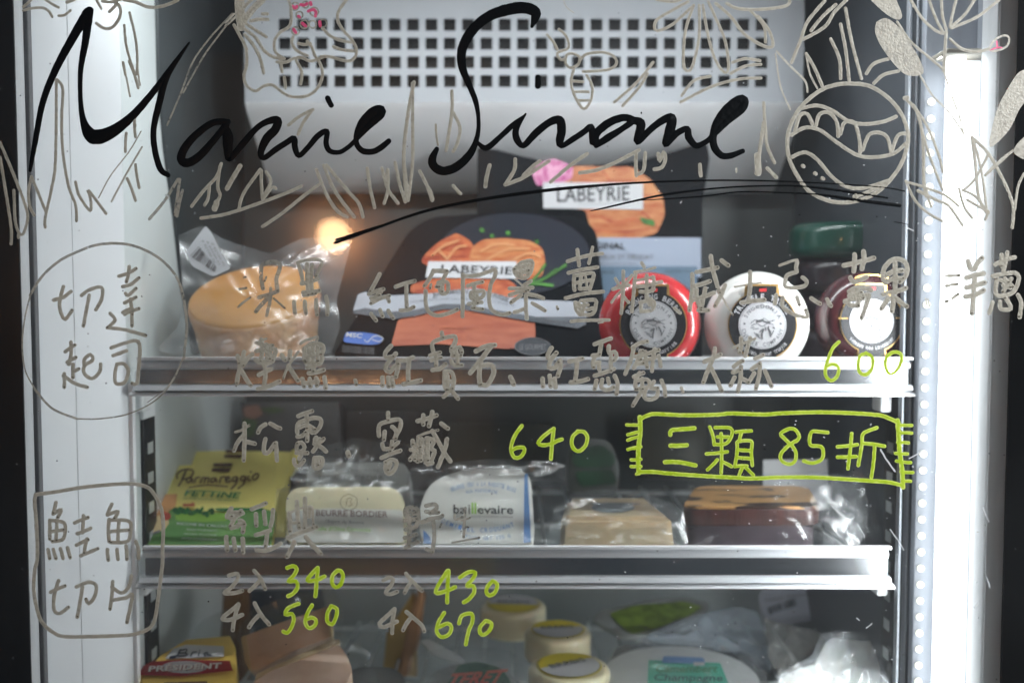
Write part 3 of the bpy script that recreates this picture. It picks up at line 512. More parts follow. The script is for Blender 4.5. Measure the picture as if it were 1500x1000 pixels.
# doodles of plants, a bee and a bread roll
Z0=(0,0,2.942); H=(240,120,4.1667); I=(600,0,3.571); J=(740,100,3.75); K=(1280,120,4.1667); Lr=(330,0,6.25); Mr=(20,0,5.77); Nr=(0,90,3.7037); O=(220,200,5.77); Pq=(440,110,4.6875); Q=(800,0,3.7037); R=(1100,0,2.7777)
dr = 'marker_drawing'
W(dr, '6|400 340 480 350 560 400 615 470 640 560 615 660 560 740 500 790 420 820 330 820 240 780 180 700 150 620 155 530 200 440 280 370 350 345 400 340; 210 440 270 430 330 450 400 495 470 505 540 495 590 475; 165 550 220 520 280 530 350 580 430 630 500 640 580 625 635 580; 180 530 200 470 230 465 250 505; 265 510 280 465 320 460 350 500 355 555; 365 545 380 500 420 500 440 560 445 620; 455 610 480 550 520 540 555 560 570 620; 575 610 600 550 640 545; 165 640 220 620 270 650 330 720 390 760 460 765 560 735; 560 735 480 780 420 800; 210 675; 260 705; 290 725; 428 790 430 805', R, 5, dots=False, label='round roll with scalloped bands')
W(dr, '325 160 360 240 365 320; 365 100 385 200 400 330; 385 35 410 170 450 320; 470 300 500 260 560 240; 500 340 540 305 600 290; 3|225 225 240 300 270 360; 225 220 260 280 290 350; 3|105 210 160 270 220 330 230 375; 2.5|100 220 120 350 160 445; 165 255 200 170 230 90 300 5; 245 125 290 70 345 20; 215 160 300 110 340 50 390 0', R, 4.6, dots=False)
def fillpoly(name, s, org, m='beige'):
    bm = bmesh.new(); c = [(x, y, 0) for x, y in pr(s, org)]; c = [(x, y) for x, y, _ in catmull(c+[c[0]], 3)][:-1]
    _lay[0] = (_lay[0]+1) % 60
    bm.faces.new([bm.verts.new(GL.hit(x, y, .0003+_lay[0]*.000004)) for x, y in c]); return mobj(name, bm, M[m], door)
fillpoly(dr, '510 90 550 75 600 110 650 180 690 250 700 300 640 308 590 270 530 190 505 130', R)
fillpoly(dr, '475 -10 575 -8 600 20 615 70 590 80 540 50', R)
fillpoly(dr, '1125 280 1085 300 1040 370 1000 450 970 580 985 595 1050 530 1090 450 1125 390', R)
fillpoly(dr, '1125 545 1080 590 1072 625 1125 645', R)
W(dr, '4|595 90 650 170 720 230 780 280; 3|690 310 740 390 800 450 850 520 865 545; 5|795 130 790 200 785 290; 3|785 290 810 370 850 480 865 545; 650 0 700 80 760 130 795 135; 725 0 750 70 780 130; 775 0 780 70 795 120; 835 0 820 60 810 110; 910 0 870 60 815 110; 1010 0 920 70 815 115; 810 160 860 200 920 210 970 200; 3|970 200 990 165 1030 145 1050 155 1040 190 990 210 970 200', R, 4, dots=False)
W(dr, '2.6|975 205 1000 195 1020 195; 1000 170 1002 190', R, 3, 'pink', False)
W(dr, '7|190 100 205 98; 5|200 110 240 150 270 200 300 350 305 600 320 700; 240 140 330 280 400 460 420 550; 270 210 330 420 420 660; 195 610 300 640 430 690 520 760; 195 605 250 720 330 800 420 850; 5|270 665 380 720 460 760 540 875; 320 660 350 760; 5|600 340 620 500 640 700 690 800; 5|600 340 700 440 800 620 850 760 845 890; 610 360 660 560 690 800; 540 660 620 700 700 800; 520 650 550 760 600 830; 570 720 700 790; 550 660 620 590 700 440; 680 570 850 420; 917 560 880 640 860 780; 680 840 700 790; 960 380 960 200', K, 3.6, dots=False)
W(dr, '14|130 -10 130 60 140 190; 12|140 180 145 250; 170 70 240 0; 10|170 190 250 90 340 0; 230 195 310 180 390 180; 340 130 385 130; 5|190 220 280 280 375 340; 180 270 280 350 350 460 430 520 520 540; 180 320 260 420 320 540 350 670; 3|80 130 0 210; 3|100 150 0 240', Lr, 4.6, dots=False)
W(dr, '80 230 140 340 190 450 195 600 170 700 200 790 280 835 350 790 430 780 500 830 580 880 680 890 770 870 850 800 890 690 870 590 820 510 790 430 750 380; 580 0 600 80 595 230 500 300 450 380 460 480 540 540; 620 340 610 400 660 470 750 510; 670 400 720 410 780 400; 470 570 560 570 620 540 700 530 770 560 830 550 900 520; 510 560 520 660; 540 710 550 810; 650 560 700 660 690 770; 1110 0 1040 100 1030 190 1080 280 1160 370 1200 450 1190 520 1140 560 1060 550 950 520 880 520; 890 260 960 330 1050 370 1150 390; 990 430 1080 460 1190 470', Lr, 4.2, dots=False, label='beige flower outline')
rings = ''.join('%s;' % ' '.join('%d %d' % (x+r*math.cos(a), y+r*math.sin(a)) for a in [i*.9 for i in range(8)]) for x, y, r in ((640,60,35),(735,45,30),(815,110,40),(680,140,32),(725,225,38),(800,225,34),(645,285,36),(895,215,36)))
W(dr, rings, Lr, 2.2, 'thin', False)
W(dr, '620 60 640 80 655 60; 735 45 750 35; 780 25 785 45; 760 105 800 90 830 110 825 150; 670 150 680 160; 705 215 735 240; 865 200 870 240; 625 270 645 300; 690 45 720 50', Lr, 4.6, 'pink', False, 'pink blossom dabs')
W(dr, '80 60 150 0; 4|80 90 170 70 250 70 300 100 325 145; 270 0 330 40 380 65; 380 135 430 130 480 90; 5|450 20 510 0; 700 0 720 40 740 75; 5|750 10 820 20 900 0; 5|810 100 860 50 870 20; 5|700 200 760 240 830 235 890 160 900 70 850 10; 5|930 0 1030 20 1130 60 1230 60 1330 30 1390 0; 935 215 950 380 1000 560 1030 635; 980 110 1030 330 1045 500 1040 630; 925 530 945 635', Mr, 3.6, dots=False)
W(dr, '305 100 305 300 300 560 280 690 245 850 245 900; 310 100 340 150 335 300 340 480 370 670 410 780 415 865; 170 625 210 720 250 820; 170 630 155 700 160 780 185 835; 410 655 430 730 490 810 490 740 480 700 575 825; 2|535 740 600 620 700 490 765 380; 3|605 760 680 620 770 465; 685 390 680 490; 730 320 735 410; 735 560 755 685; 690 635 735 755; 3|665 5 690 110 705 190; 700 0 750 145; 3|745 0 760 130; 0 440 60 580 130 760 150 850 120 940 85 880 75 700; 0 520 30 700 60 900 60 990; 100 940 100 955', Nr, 4, dots=False)
W(dr, '965 640 890 760 810 855; 975 640 950 830; 990 700 960 840', Nr, 4, 'thin', False)
W(dr, '1000 60 900 170 830 270 780 400 720 540; 1000 80 900 210 850 290 790 400', Z0, 2.4, 'thin', False)
W(dr, '600 230 560 340 450 460 350 590; 590 250 570 420 590 500 545 590; 9|560 560 545 610; 500 420 490 520 460 580; 7|760 250 700 350 650 440; 750 610 790 480 930 280; 940 290 940 400 950 530; 960 520 1030 430 1060 440; 960 500 1020 380 980 300; 430 690 600 665 760 620 960 550 1120 490 1280 420; 950 760 1100 660 1300 500 1450 390', O, 4.4, dots=False)
W(dr, '110 650 180 820 250 930 320 975; 160 620 240 800 370 975; 180 620 330 800 400 880 430 975; 460 640 480 780 510 910; 560 640 600 780 670 880; 600 650 600 790 575 880; 650 600 680 740 720 870; 5.5|780 50 740 260 710 550 730 860; 770 60 770 300 770 600 740 860; 710 600 740 860; 820 660 870 760 905 860; 7|880 780 905 850; 1050 760 1100 815; 3.4|930 340 945 480; 1040 110 1040 260 1000 520; 1050 260 1095 360 1080 460 1050 525; 6|1300 620 1270 765', Pq, 4.6, 'beige', False)
W(dr, '760 265 830 210 910 170; 900 180 850 250 820 320', H, 4.5, dots=False)
W(dr, '55 500 50 560 0 640; 0 640 100 600 240 510; 100 590 190 510; 250 625 350 540 450 470; 410 575 500 560 600 520 735 450; 720 460 720 590; 770 465 760 560 730 580; 840 470 850 510 870 460 880 500 860 545 820 555; 1070 530 1075 590; 3|1270 550 1270 570; 5|1420 190 1430 350 1440 430 1480 520; 1420 300 1400 440 1380 580; 10|1385 480 1390 575; 1440 550 1490 600', J, 5, dots=False)
W(dr, '600 0 680 10 730 0; 770 10 680 60 600 110 590 160 620 165 690 130 790 40; 800 30 760 150 745 280 750 370 775 385 800 340 830 200 830 30; 850 30 880 200 920 330 970 395 990 360 970 220 920 100 880 10; 5|920 20 1000 90 1080 190 1180 250 1230 250 1210 170 1150 90; 5|980 20 1050 50 1200 50 1310 30 1320 0; 1110 60 1180 140 1190 230; 370 555 490 450 580 340; 415 575 500 480 550 400; 735 520 800 440 890 415; 730 555 900 470 1050 430 1165 425; 1010 340 1080 320 1160 330; 1000 400 1080 360 1165 350', Q, 4, dots=False)
W(dr, '5 190 40 230 60 270; 70 160 110 200 120 260 60 290 80 325 100 320; 110 300 140 290 180 310 175 350 130 370 105 340 110 300; 180 330 220 295 310 285 370 310 380 350 330 380 200 390; 150 380 135 440 150 510 200 590 240 550 250 470 220 410; 145 440 200 445; 150 500 230 500; 170 545 230 545; 1.5|95 0 110 40 150 70', Q, 3.8, dots=False, label='beige bee')
wd = 'black_lettering'
wstroke(wd, '130,735,5 150,620,8 185,440,9.5 240,300,11 310,170,13 378,55,15 / 385,48,13 368,180,11 348,300,8 347,430,7 362,530,11 400,588,22 470,575,19 560,510,13 650,410,10 740,290,8 815,185,3 / 780,240,4 720,330,9 685,450,10 662,560,9 668,650,9 692,730,9 725,755,7', Z0, M['black_ink'], door)
wstroke(wd, '390,245,9 300,250,10 200,320,11 130,400,12 105,470,13 145,495,13 220,450,12 310,350,10 380,265,10 / 375,280,10 390,330,16 392,400,14 400,470,9 480,380,10 570,280,9 640,240,10 695,235,12 680,290,13 625,350,13 592,430,10 610,465,8 680,415,9 750,370,9 795,345,9 800,400,9 825,450,8 880,400,8 940,330,9 995,302,8 990,370,8 1010,420,8 1070,430,7 1130,395,7 1180,345,7 1250,270,10 1325,200,12 1330,165,10 1285,175,13 1225,235,14 1185,300,10 1175,370,8 1210,420,9 1280,425,9 1340,390,9 1372,362,8 / 1000,100,8 1022,143,8', H, M['black_ink'], door)
wstroke(wd, '640,140,5 655,100,12 658,65,16 600,42,17 500,55,17 400,95,15 320,170,15 275,260,14 275,350,12 310,440,9 345,530,8 360,620,6 355,710,7 320,800,11 250,870,13 180,895,13 132,875,13 118,835,12 142,780,7 / 355,745,5 400,775,9 470,720,8 540,655,8 605,602,3', I, M['black_ink'], door)
wstroke(wd, '112,252,3 62,330,9 62,385,10 100,425,9 170,355,11 240,300,11 298,285,13 310,340,13 300,400,12 310,428,8 380,385,9 440,345,9 472,320,9 480,370,11 490,415,13 500,360,12 570,300,12 650,272,11 700,288,10 640,335,9 560,385,11 500,425,8 / 690,285,11 745,300,13 738,350,13 727,405,10 800,335,10 860,290,11 915,272,13 905,340,15 882,418,10 940,360,10 1000,333,9 1008,380,11 1050,425,9 1110,400,8 1150,360,9 1220,290,11 1300,222,13 1315,175,12 1285,175,14 1222,225,15 1165,300,13 1142,380,11 1152,440,11 1190,480,10 1240,480,9 1305,455,7 / 180,50,8 180,98,9 / 748,243,2 748,249,2', J, M['black_ink'], door)
wstroke('underline', '490,356,4 540,338,4 620,310,4 700,293,4.5 800,279,5 900,270,3.5 1000,265,2.5 1100,264.5,2.5 1200,268,2 1290,274,2 1325,280,2 / 492,351,3 560,330,3 640,306,2 740,287,2 / 865,309,1.2 884,305,2.5 927,295,3 980,284,3 1060,275,2.5 1140,272,2.5 1190,274,3 1250,282,4 1300,290,2.5 / 930,294,1 980,291,1.5 1033,287,2 1086,281,2 1140,282,2 1200,285,3 1262,294,5 1318,301,5 / 1310,325,1 1330,329,1', (0,0,1), M['black_ink'], door, h=.0002)
# small scratches in the glass and the marks left on it
M['scratch'] = mat('glass_scratch', (.8,.82,.84), rough=.5, alpha=.75)

strokes('scratches', '1440 743 1449 764; 1445 845 1450 860; 1427 890 1434 881; 2|1332 671 1352 660; 1256 842 1256 855; 1269 919 1277 913; 1255 905 1259 908; 2.4|1290 658 1298 672 1311 690; 1304 775 1318 795 1324 805; 1405 935 1410 928; 1.6|1328 333 1338 338', (0,0,1), 1.6, M['scratch'], door, jit=.5)
sp = ';'.join('%.1f|%.1f %.1f %.1f %.1f' % (random.uniform(.8, 1.7), x, y, x+random.uniform(.3, 1.4), y+random.uniform(-.8, 1)) for x, y in [(random.uniform(60, 1340), random.uniform(250, 990)) for _ in range(60)])
strokes('dirt_specks', sp, (0,0,1), 1.2, M['black_ink'], door, jit=.3)
sp = ';'.join('%.1f|%.1f %.1f %.1f %.1f' % (random.uniform(.7, 1.8), x, y, x+random.uniform(.3, 1.6), y+random.uniform(-.8, 1)) for x, y in [(900+560*random.random()**.6, random.uniform(230, 990)) for _ in range(190)])
tag(strokes('dust_specks', sp, (0,0,1), 1.2, M['scratch'], door, jit=.3), kind='stuff')
#PRODUCTS
# ============================================================ PRODUCTS ON THE SHELVES
def ink(name, col, **k): return mat(name, col, rough=.45, **k)
T = dict(white=ink('print_white', (.56,.56,.58)), black=ink('print_black', (.012,.012,.015)), gold=mat('print_gold', (.62,.38,.12), rough=.35, metal=.5),
 grey=ink('print_grey', (.16,.16,.17)), blue=ink('print_blue', (.10,.25,.55)), green=ink('print_green', (.03,.20,.06)),dim=ink('print_dim_green', (.008,.045,.018), var=.5, vs=30), lime=ink('print_lime', (.30,.55,.08)),
 red=ink('print_red', (.60,.03,.03)), brown=ink('print_brown', (.10,.05,.025)), navy=ink('print_navy', (.012,.018,.035), var=.5, vs=25),
 plate=ink('print_plate', (.005,.008,.018)), salmon=ink('print_salmon', (.40,.09,.025), col2=(.56,.24,.09), vs=60, stretch=(1,1,3.5)), salmon2=ink('print_salmon_flesh', (.34,.062,.020), col2=(.44,.11,.045), vs=45, stretch=(1,1,4)),
 salmon3=ink('print_salmon_deep', (.30,.04,.015), col2=(.55,.15,.05), vs=60, stretch=(1,1,3)), magenta=ink('print_magenta', (.45,.05,.22), col2=(.70,.35,.50), vs=160), leaf=ink('print_leaf', (.06,.20,.03), var=.5, vs=90),
 palebox=ink('print_pale_blue', (.33,.38,.48)), greyblue=ink('print_grey_blue', (.12,.19,.27)), yellow=ink('print_yellow', (.72,.58,.05)))
M['pack_black'] = mat('black_card', (.005,.006,.008), rough=.7, var=.3, vs=20)
M['pack_black'].node_tree.nodes['Principled BSDF'].inputs['Specular IOR Level'].default_value = .08
M['film'] = film('clear_film'); M['film2'] = film('hazy_film', haze=.045, gloss=.05, sc=38, rough=.2); M['film3'] = film('tight_film', haze=.02, gloss=.05, sc=70, rough=.19)
# --- orange cheese wheel with a slanted cut, in a clear bag
def loft(name, rings, m, parent=None, sm=60):
    bm = bmesh.new(); R = [[bm.verts.new(p) for p in r] for r in rings]; n = len(R[0])
    for a, b in zip(R, R[1:]):
        for i in range(n): bm.faces.new((a[i], a[(i+1) % n], b[(i+1) % n], b[i]))
    bm.faces.new(R[0][::-1]); bm.faces.new(R[-1]); bmesh.ops.recalc_face_normals(bm, faces=bm.faces[:]); return mobj(name, bm, m, parent, sm)
fo = lean(490, .125, 380, .20, roll=.0)
tilt = [fo.hit(x, y) for x, y in oval(372, 435, 97, 43, 48, -.17)]
cen = sum(tilt, Vector())/48
def ringk(k, f, dz=0):                     # between the cut face (f=0) and a flat base ring (f=1)
    out = []
    for i, p in enumerate(tilt):
        d = p-cen; base = Vector((cen.x+.004+d.x*.80, .165+(p.y-cen.y)*1.25, z1+.0002)); q = p.lerp(base, f); c = cen.lerp(Vector((cen.x, .165, z1)), f)
        q = c+(q-c)*k; q.z += dz; out.append(q)
    return out
ch1 = thing('orange_cheese', 'orange wheel of cheese with slanted flat top in a clear bag', 'cheese', (cen.x, .165, z1))
M['orange'] = mat('orange_cheese', (.64,.31,.065), rough=.35, col2=(.56,.24,.05), vs=14, sss=.15, coat=.25)
M['rind'] = mat('pinkish_rind', (.66,.40,.20), rough=.45, col2=(.46,.20,.08), vs=45, bump=.9, bs=110, coat=.35)
loft('cut_face', [ringk(1.0, .02), ringk(1.0, .0), ringk(.97, 0, .0010), ringk(.93, 0, .0016), ringk(.4, 0, .0022)], M['orange'], ch1)
loft('rind', [ringk(1.0, .021), ringk(1.035, .08), ringk(1.02, .35), ringk(1.03, .7), ringk(1.0, .93), ringk(.93, 1.0)], M['rind'], ch1)
fb = lean(515, .105, 340, .16)
b1 = bag('clear_bag', [(262,345),(292,330),(330,352),(395,372),(440,350),(492,345),(515,352),(505,395),(492,440),(500,478),(485,517),(430,524),(330,524),(262,522),(228,512),(262,478),(268,430)], fb, .010, M['film2'], None, seed=3, cen=(380,440))
tag(b1, 'crumpled clear bag wrapped around the orange cheese wheel', 'bag')
fl = lean(420, .128, 340, .155, roll=.1)
lb = thing('barcode_label', 'white barcode label sticking up from bag beside orange cheese', 'label', fl.hit(300, 380))
M['dullpaper'] = mat('dull_paper', (.36,.37,.39), rough=.6)
M['paper'] = mat('white_paper', (.62,.63,.65), rough=.6, var=.05)
slab('label_sheet', rnd(pr('58 230 195 48 240 100 300 230 375 345 250 405 100 330', (260,320,4.762)), 5), fl, .0006, M['dullpaper'], lb, 0)
for i in range(15):
    t_ = i/14; a = Vector((88+t_*165, 262+t_*108)); a2 = Vector((150+t_*118, 195+t_*140)); a = Vector((260+a.x/4.762, 320+a.y/4.762)); a2 = Vector((260+a2.x/4.762, 320+a2.y/4.762))
    w_ = random.choice((.6, .9, 1.4)); printed('bar', [(a.x, a.y), (a.x+w_, a.y+w_*.6), (a2.x+w_, a2.y+w_*.6), (a2.x, a2.y)], fl, T['black'], lb)
for k in range(3): text('lettering', '8 42100 7%d' % k, fl, (295+k*7, 352+k*2), (313+k*7, 386+k*2), (298+k*7, 351+k*2), T['grey'], lb, off=.0006)
# --- salmon packs
fs = lean(522, .118, 318, .262)
O3 = (480, 300, 3.6585)
sp1 = thing('salmon_pack', 'black salmon pack leaning with clear paper band and blue MSC mark', 'food pack', fs.hit(690, 522))
slab('carton', rnd([(484,524),(540,432),(598,338),(628,318),(740,309),(850,318),(874,336),(884,430),(888,524)], 16, 4), fs, .014, M['pack_black'], sp1, .0015)
printed('dark_plate', oval(752, 372, 112, 60, 36), fs, T['plate'], sp1)
printed('salmon_picture', rnd(pr('495 305 530 255 600 195 690 150 750 182 782 215 790 300 780 330 540 330', O3), 6), fs, T['salmon3'], sp1)
printed('salmon_picture', rnd(pr('755 305 775 225 830 186 950 178 1080 190 1150 230 1168 300 1150 385 1080 400 760 370', O3), 6), fs, T['salmon'], sp1)
printed('salmon_picture', rnd(pr('440 470 450 425 540 400 640 385 950 392 1010 430 1030 490 980 520 700 490', O3), 5), fs, T['salmon3'], sp1)
strokes('salmon_streaks', '560 270 620 220 700 190; 640 290 690 230 740 220; 820 250 900 210 1000 215; 860 290 960 240 1080 235; 1000 290 1080 260 1140 280; 600 250 640 290', O3, 3.2, ink('print_salmon_pale', (.60,.28,.12)), sp1, fr=fs, h=.0001, base=.0021)
strokes('herb_sprig', '1080 420 1130 370 1165 320; 1080 425 1150 400 1220 360 1275 322; 1100 425 1150 425 1205 432; 1180 380 1225 345', O3, 4, T['leaf'], sp1, fr=fs, h=.0001, base=.0021)
strokes('caper', '825 135 827 137; 965 150 968 152; 1120 195 1122 197; 880 165 882 166', O3, 6, T['leaf'], sp1, fr=fs, h=.0001, base=.0021)
printed('brand_label', pr('540 303 1012 303 1012 396 524 388', O3), fs, T['white'], sp1, off=.0026)
text('lettering', 'LABEYRIE', fs, pr('605 363', O3)[0], pr('988 374', O3)[0], pr('610 320', O3)[0], T['black'], sp1, bold=.012, off=.003)
printed('salmon_window', rnd(pr('378 615 540 560 700 545 900 570 1112 630 1114 758 960 772 780 758 600 745 338 756', O3), 3), fs, T['salmon2'], sp1)
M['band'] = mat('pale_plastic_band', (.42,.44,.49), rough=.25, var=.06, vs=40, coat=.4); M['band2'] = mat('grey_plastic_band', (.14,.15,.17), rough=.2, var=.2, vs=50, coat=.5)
printed('band_shadow_strip', pr('128 580 200 545 330 575 480 560 620 530 740 535 900 562 1120 600 1390 590 1385 640 1340 662 1130 632 900 592 740 562 620 560 480 592 360 612 240 596', O3), fs, M['band2'], sp1, off=.0024)  # grey strip along the lower edge of the band
printed('paper_band', pr('135 568 162 480 205 465 230 490 330 486 560 474 700 452 800 448 950 490 1100 508 1392 520 1388 600 1120 600 900 564 740 534 620 530 480 560 330 574 200 552', O3), fs, M['band'], sp1, off=.0028)
text('lettering', 'SAUMON SAUVAGE', fs, pr('560 497', O3)[0], pr('968 522', O3)[0], pr('564 470', O3)[0], T['grey'], sp1, bold=.015, off=.0034, arch=9)
text('lettering', 'SAUMON FUMÉ SAUVAGE DU PACIFIQUE', fs, pr('440 528', O3)[0], pr('1000 546', O3)[0], pr('442 513', O3)[0], T['grey'], sp1, off=.0034, arch=7)
text('lettering', 'SANS CONSERVATEUR', fs, pr('1080 620', O3)[0], pr('1300 640', O3)[0], pr('1080 606', O3)[0], T['black'], sp1, off=.0034)
text('lettering', 'SAUVAGE', fs, pr('590 660', O3)[0], pr('790 668', O3)[0], pr('592 644', O3)[0], T['salmon3'], sp1, off=.0024)
printed('window_seal', oval(666, 490, 19, 8), fs, T['salmon3'], sp1)
M['msc'] = ink('print_msc_blue', (.04,.13,.48))
printed('msc_mark', rnd(pr('82 735 95 680 190 682 270 695 302 716 280 745 220 750', O3), 5), fs, M['msc'], sp1, off=.0024)
text('lettering', 'MSC', fs, pr('96 706', O3)[0], pr('182 714', O3)[0], pr('102 682', O3)[0], T['white'], sp1, bold=.02, off=.003)
strokes('msc_mark_line', '198 722 212 735 248 703 280 704 298 718 276 732 240 722', O3, 1.2, T['white'], sp1, fr=fs, h=.0001, base=.003)
for k in range(3): text('lettering', 'PECHE DURABLE CERTIFIEE', fs, pr('78 %d' % (762+k*13), O3)[0], pr('250 %d' % (774+k*13), O3)[0], pr('79 %d' % (753+k*13), O3)[0], T['grey'], sp1, off=.0024)
printed('oval_seal', oval(780, 507, 26, 12.5, 30), fs, T['plate'], sp1, off=.0026)
strokes('oval_seal_rim', ' '.join('%.0f %.0f' % (x, y) for x, y in oval(780, 507, 26, 12.5, 20)+[(806,507)]), (0,0,1), .8, T['grey'], sp1, fr=fs, h=.0001, base=.003)
text('lettering', 'LE GOURMET', fs, (761, 512), (800, 512), (761, 504), T['grey'], sp1, off=.0031)
fs2 = lean(522, .262, 225, .295)
sp2 = thing('salmon_pack', 'tall black salmon pack at the back with pale blue ORIGINAL panel', 'food pack', fs2.hit(860, 522))
slab('carton', [(699,524),(699,216),(728,219),(765,229),(805,237),(850,242),(900,241),(950,232),(985,222),(1012,213),(1036,211),(1040,232),(1029,300),(1029,524)], fs2, .022, M['pack_black'], sp2, .001)
printed('flower_picture', rnd([(778,252),(790,238),(812,232),(840,244),(838,262),(812,272),(786,272)], 4), fs2, T['magenta'], sp2, off=.0020)
printed('salmon_picture', rnd([(806,268),(815,246),(850,243),(890,245),(925,244),(952,262),(972,290),(974,315),(962,342),(930,350),(868,348),(858,308),(800,300)], 6), fs2, T['salmon'], sp2, off=.0016)
strokes('salmon_streaks', '880 248 892 262 890 270; 940 310 962 330; 880 318 900 325 930 320; 870 336 900 340 950 336', (0,0,1), 3.5, T['salmon3'], sp2, fr=fs2, h=.0001, base=.0021)
printed('leaf_picture', rnd([(936,318),(958,322),(960,332),(942,328)], 3), fs2, T['leaf'], sp2, off=.0026)
printed('brand_label', [(795,267),(942,268),(942,307),(796,305)], fs2, T['white'], sp2, off=.003)
text('lettering', 'LABEYRIE', fs2, (816,296), (922,294), (816,274), T['black'], sp2, bold=.008, off=.0035)
text('lettering', 'LE SAUMON FUMÉ', fs2, (848,300), (900,300), (848,297.5), T['grey'], sp2, off=.0035)
printed('pale_panel', [(850,348),(1027,348),(1027,406),(850,406)], fs2, T['palebox'], sp2, off=.0026)
printed('blue_panel', [(850,390),(1021,390),(1021,440),(850,440)], fs2, T['greyblue'], sp2, off=.003)
text('lettering', 'ORIGINAL', fs2, (845,365), (916,365), (845,355), T['black'], sp2, bold=.015, off=.0035)
text('lettering', 'SAVOUREUX ET DÉLICAT', fs2, (846,380), (957,380), (846,371), T['grey'], sp2, bold=.01, off=.0035)
text('lettering', 'Fumé lentement au bois de hêtre', fs2, (856,388), (932,388), (856,384), T['grey'], sp2, off=.0035)
text('lettering', '2 TRANCHES', fs2, (872,401), (900,401), (872,396), T['black'], sp2, off=.0037)
text('lettering', 'NORVÈGE 100 g', fs2, (975,400), (1012,400), (975,395), T['black'], sp2, off=.0037)
# --- wax cheeses standing on edge
def wax(px, py, r, col, lab, top, bottom, Yf=.098, split=True):
    m = mat('wax_'+lab.split()[0], col, rough=.24, var=.06, vs=20, coat=.5, bump=.15, bs=40)
    fr_ = vert(Yf); c = fr_.hit(px, py); R = r/FPX*(Yf-CY)*1.0
    t = thing('wax_cheese', lab, 'cheese', (c.x, Yf+.017, c.z-R), 'round wax cheeses on the top shelf')
    prof = [(0, .0005), (.62, .0), (.74, .0012), (.86, .0050), (.94, .0102), (.985, .0155), (1, .019), (.985, .0225), (.94, .028), (.86, .033), (.74, .0368), (.6, .038)]
    rings_ = [[Vector((c.x+R*max(k, .02)*math.cos(a), Yf+y+.0006*noise.noise(Vector((k*4, a, px))), c.z+R*max(k, .02)*math.sin(a)*(1+.006*math.sin(a*3+px)))) for a in [2*math.pi*i/56 for i in range(56)]] for k, y in prof]
    loft('wax_shell', rings_, m, t)
    def disc(name, rr, mm, off): return printed(name, oval(px, py, rr, rr, 48), fr_, mm, t, off)
    s = r/77.5
    tabs = lambda g: [(px-22*s-g, py-56*s-g), (px+20*s+g, py-56*s-g), (px+20*s+g, py-40*s), (px-22*s-g, py-40*s)]
    printed('label_tab', [(px-25*s, py-59*s), (px+23*s, py-59*s), (px+25*s, py-38*s), (px-27*s, py-38*s)], fr_, T['gold'], t, .0007)
    printed('label_tab', tabs(0), fr_, T['black'], t, .0014)
    printed('label_tab', [(px-22*s, py+38*s), (px+22*s, py+38*s), (px+22*s, py+66*s), (px-22*s, py+66*s)], fr_, T['gold'], t, .0007)
    printed('label_tab', [(px-20*s, py+36*s), (px+20*s, py+36*s), (px+20*s, py+67*s), (px-20*s, py+67*s)], fr_, T['black'], t, .0014)
    disc('label_rim', 50*s, T['gold'], .0010); disc('label_ring', 48.3*s, T['black'], .0016); disc('label_centre', 34.5*s, T['white'], .0022); disc('label_line', 33*s, T['grey'], .0023); disc('label_face', 32.4*s, T['white'], .0024)
    printed('label_mark', [(px-5, py-52*s), (px+6, py-53*s), (px+6, py-48*s), (px-5, py-48*s)], fr_, T['red'], t, .0026)
    arc_text('lettering', 'SNOWDONIA', fr_, px, py, 27*s, 5.6*s, 160, 20, T['grey'], t, bold=.01, off=.0028)
    arc_text('lettering', 'CHEESE COMPANY', fr_, px, py, 28*s, 5.6*s, 190, 350, T['grey'], t, inward=True, bold=.01, off=.0028)
    if top: arc_text('lettering', top, fr_, px, py, 41*s, 8*s, 158, 22, T['white'], t, bold=.02, off=.0028)
    if bottom: arc_text('lettering', bottom, fr_, px, py, 42.5*s, 5*s, 218, 322, T['white'], t, inward=True, off=.0028)
    rg = random.Random(5)                 # little mountain-and-sheep engraving
    sk = '-17 -2 -10 -8 -4 -4 2 -10 9 -5 17 -7; -16 1 -8 -2 0 2 8 -3 16 0; 4|-8 -5 0 -7; 3|2 -5 10 -3; -14 6 -6 5; 2.4|1 6 0 12 -1 20; 2.4|8 4 11 10 12 16; 1.4|13 14 16 8; -12 11 -5 15; -10 14 -3 19; 1.4|4 3 5 8; 2|15 3 17 5; -17 4 -12 3; 1.4|-4 10 -1 7'
    strokes('engraving', sk, (px, py, 1/s), 1.1, T['grey'], t, fr=fr_, h=.0001, base=.0028, jit=.6)
    for a in (-26, 26): printed('label_dot', oval(px+a*s, py-2, 1.6, 1.6, 8), fr_, T['grey'], t, .0028)
    return t
wax(957, 475, 77, (.45,.028,.032), 'red wax cheese with black ring label, leftmost of the three upright rounds', 'BOUNCING BERRY', 'with Mixed Berries')
wax(1117, 476, 79, (.80,.79,.76), 'white wax cheese with black ring label between the red and maroon rounds', 'TRUFFLE TROVE', 'with Black Summer Truffle')
def gold_ring(t, px, py, s, fr_):
    strokes('gold_outline', '%f %f %f %f %f %f %f %f' % (px-24, py-58*s, px-12, py-62*s, px+8, py-62*s, px+24, py-58*s), (0,0,1), 2.6, T['gold'], t, fr=fr_, h=.0001, base=.003)
    for k in (-1, 1): strokes('gold_outline', '%f %f %f %f' % (px+k*36, py+1, px+k*48, py+1), (0,0,1), 1.8, T['gold'], t, fr=fr_, h=.0001, base=.003)
tw = wax(1277, 470, 73, (.05,.008,.011), 'dark maroon wax cheese with gold-edged label at the right end of shelf', 'O P', 'Vintage Red Leicester')
gold_ring(tw, 1277, 465, 1, vert(.098))
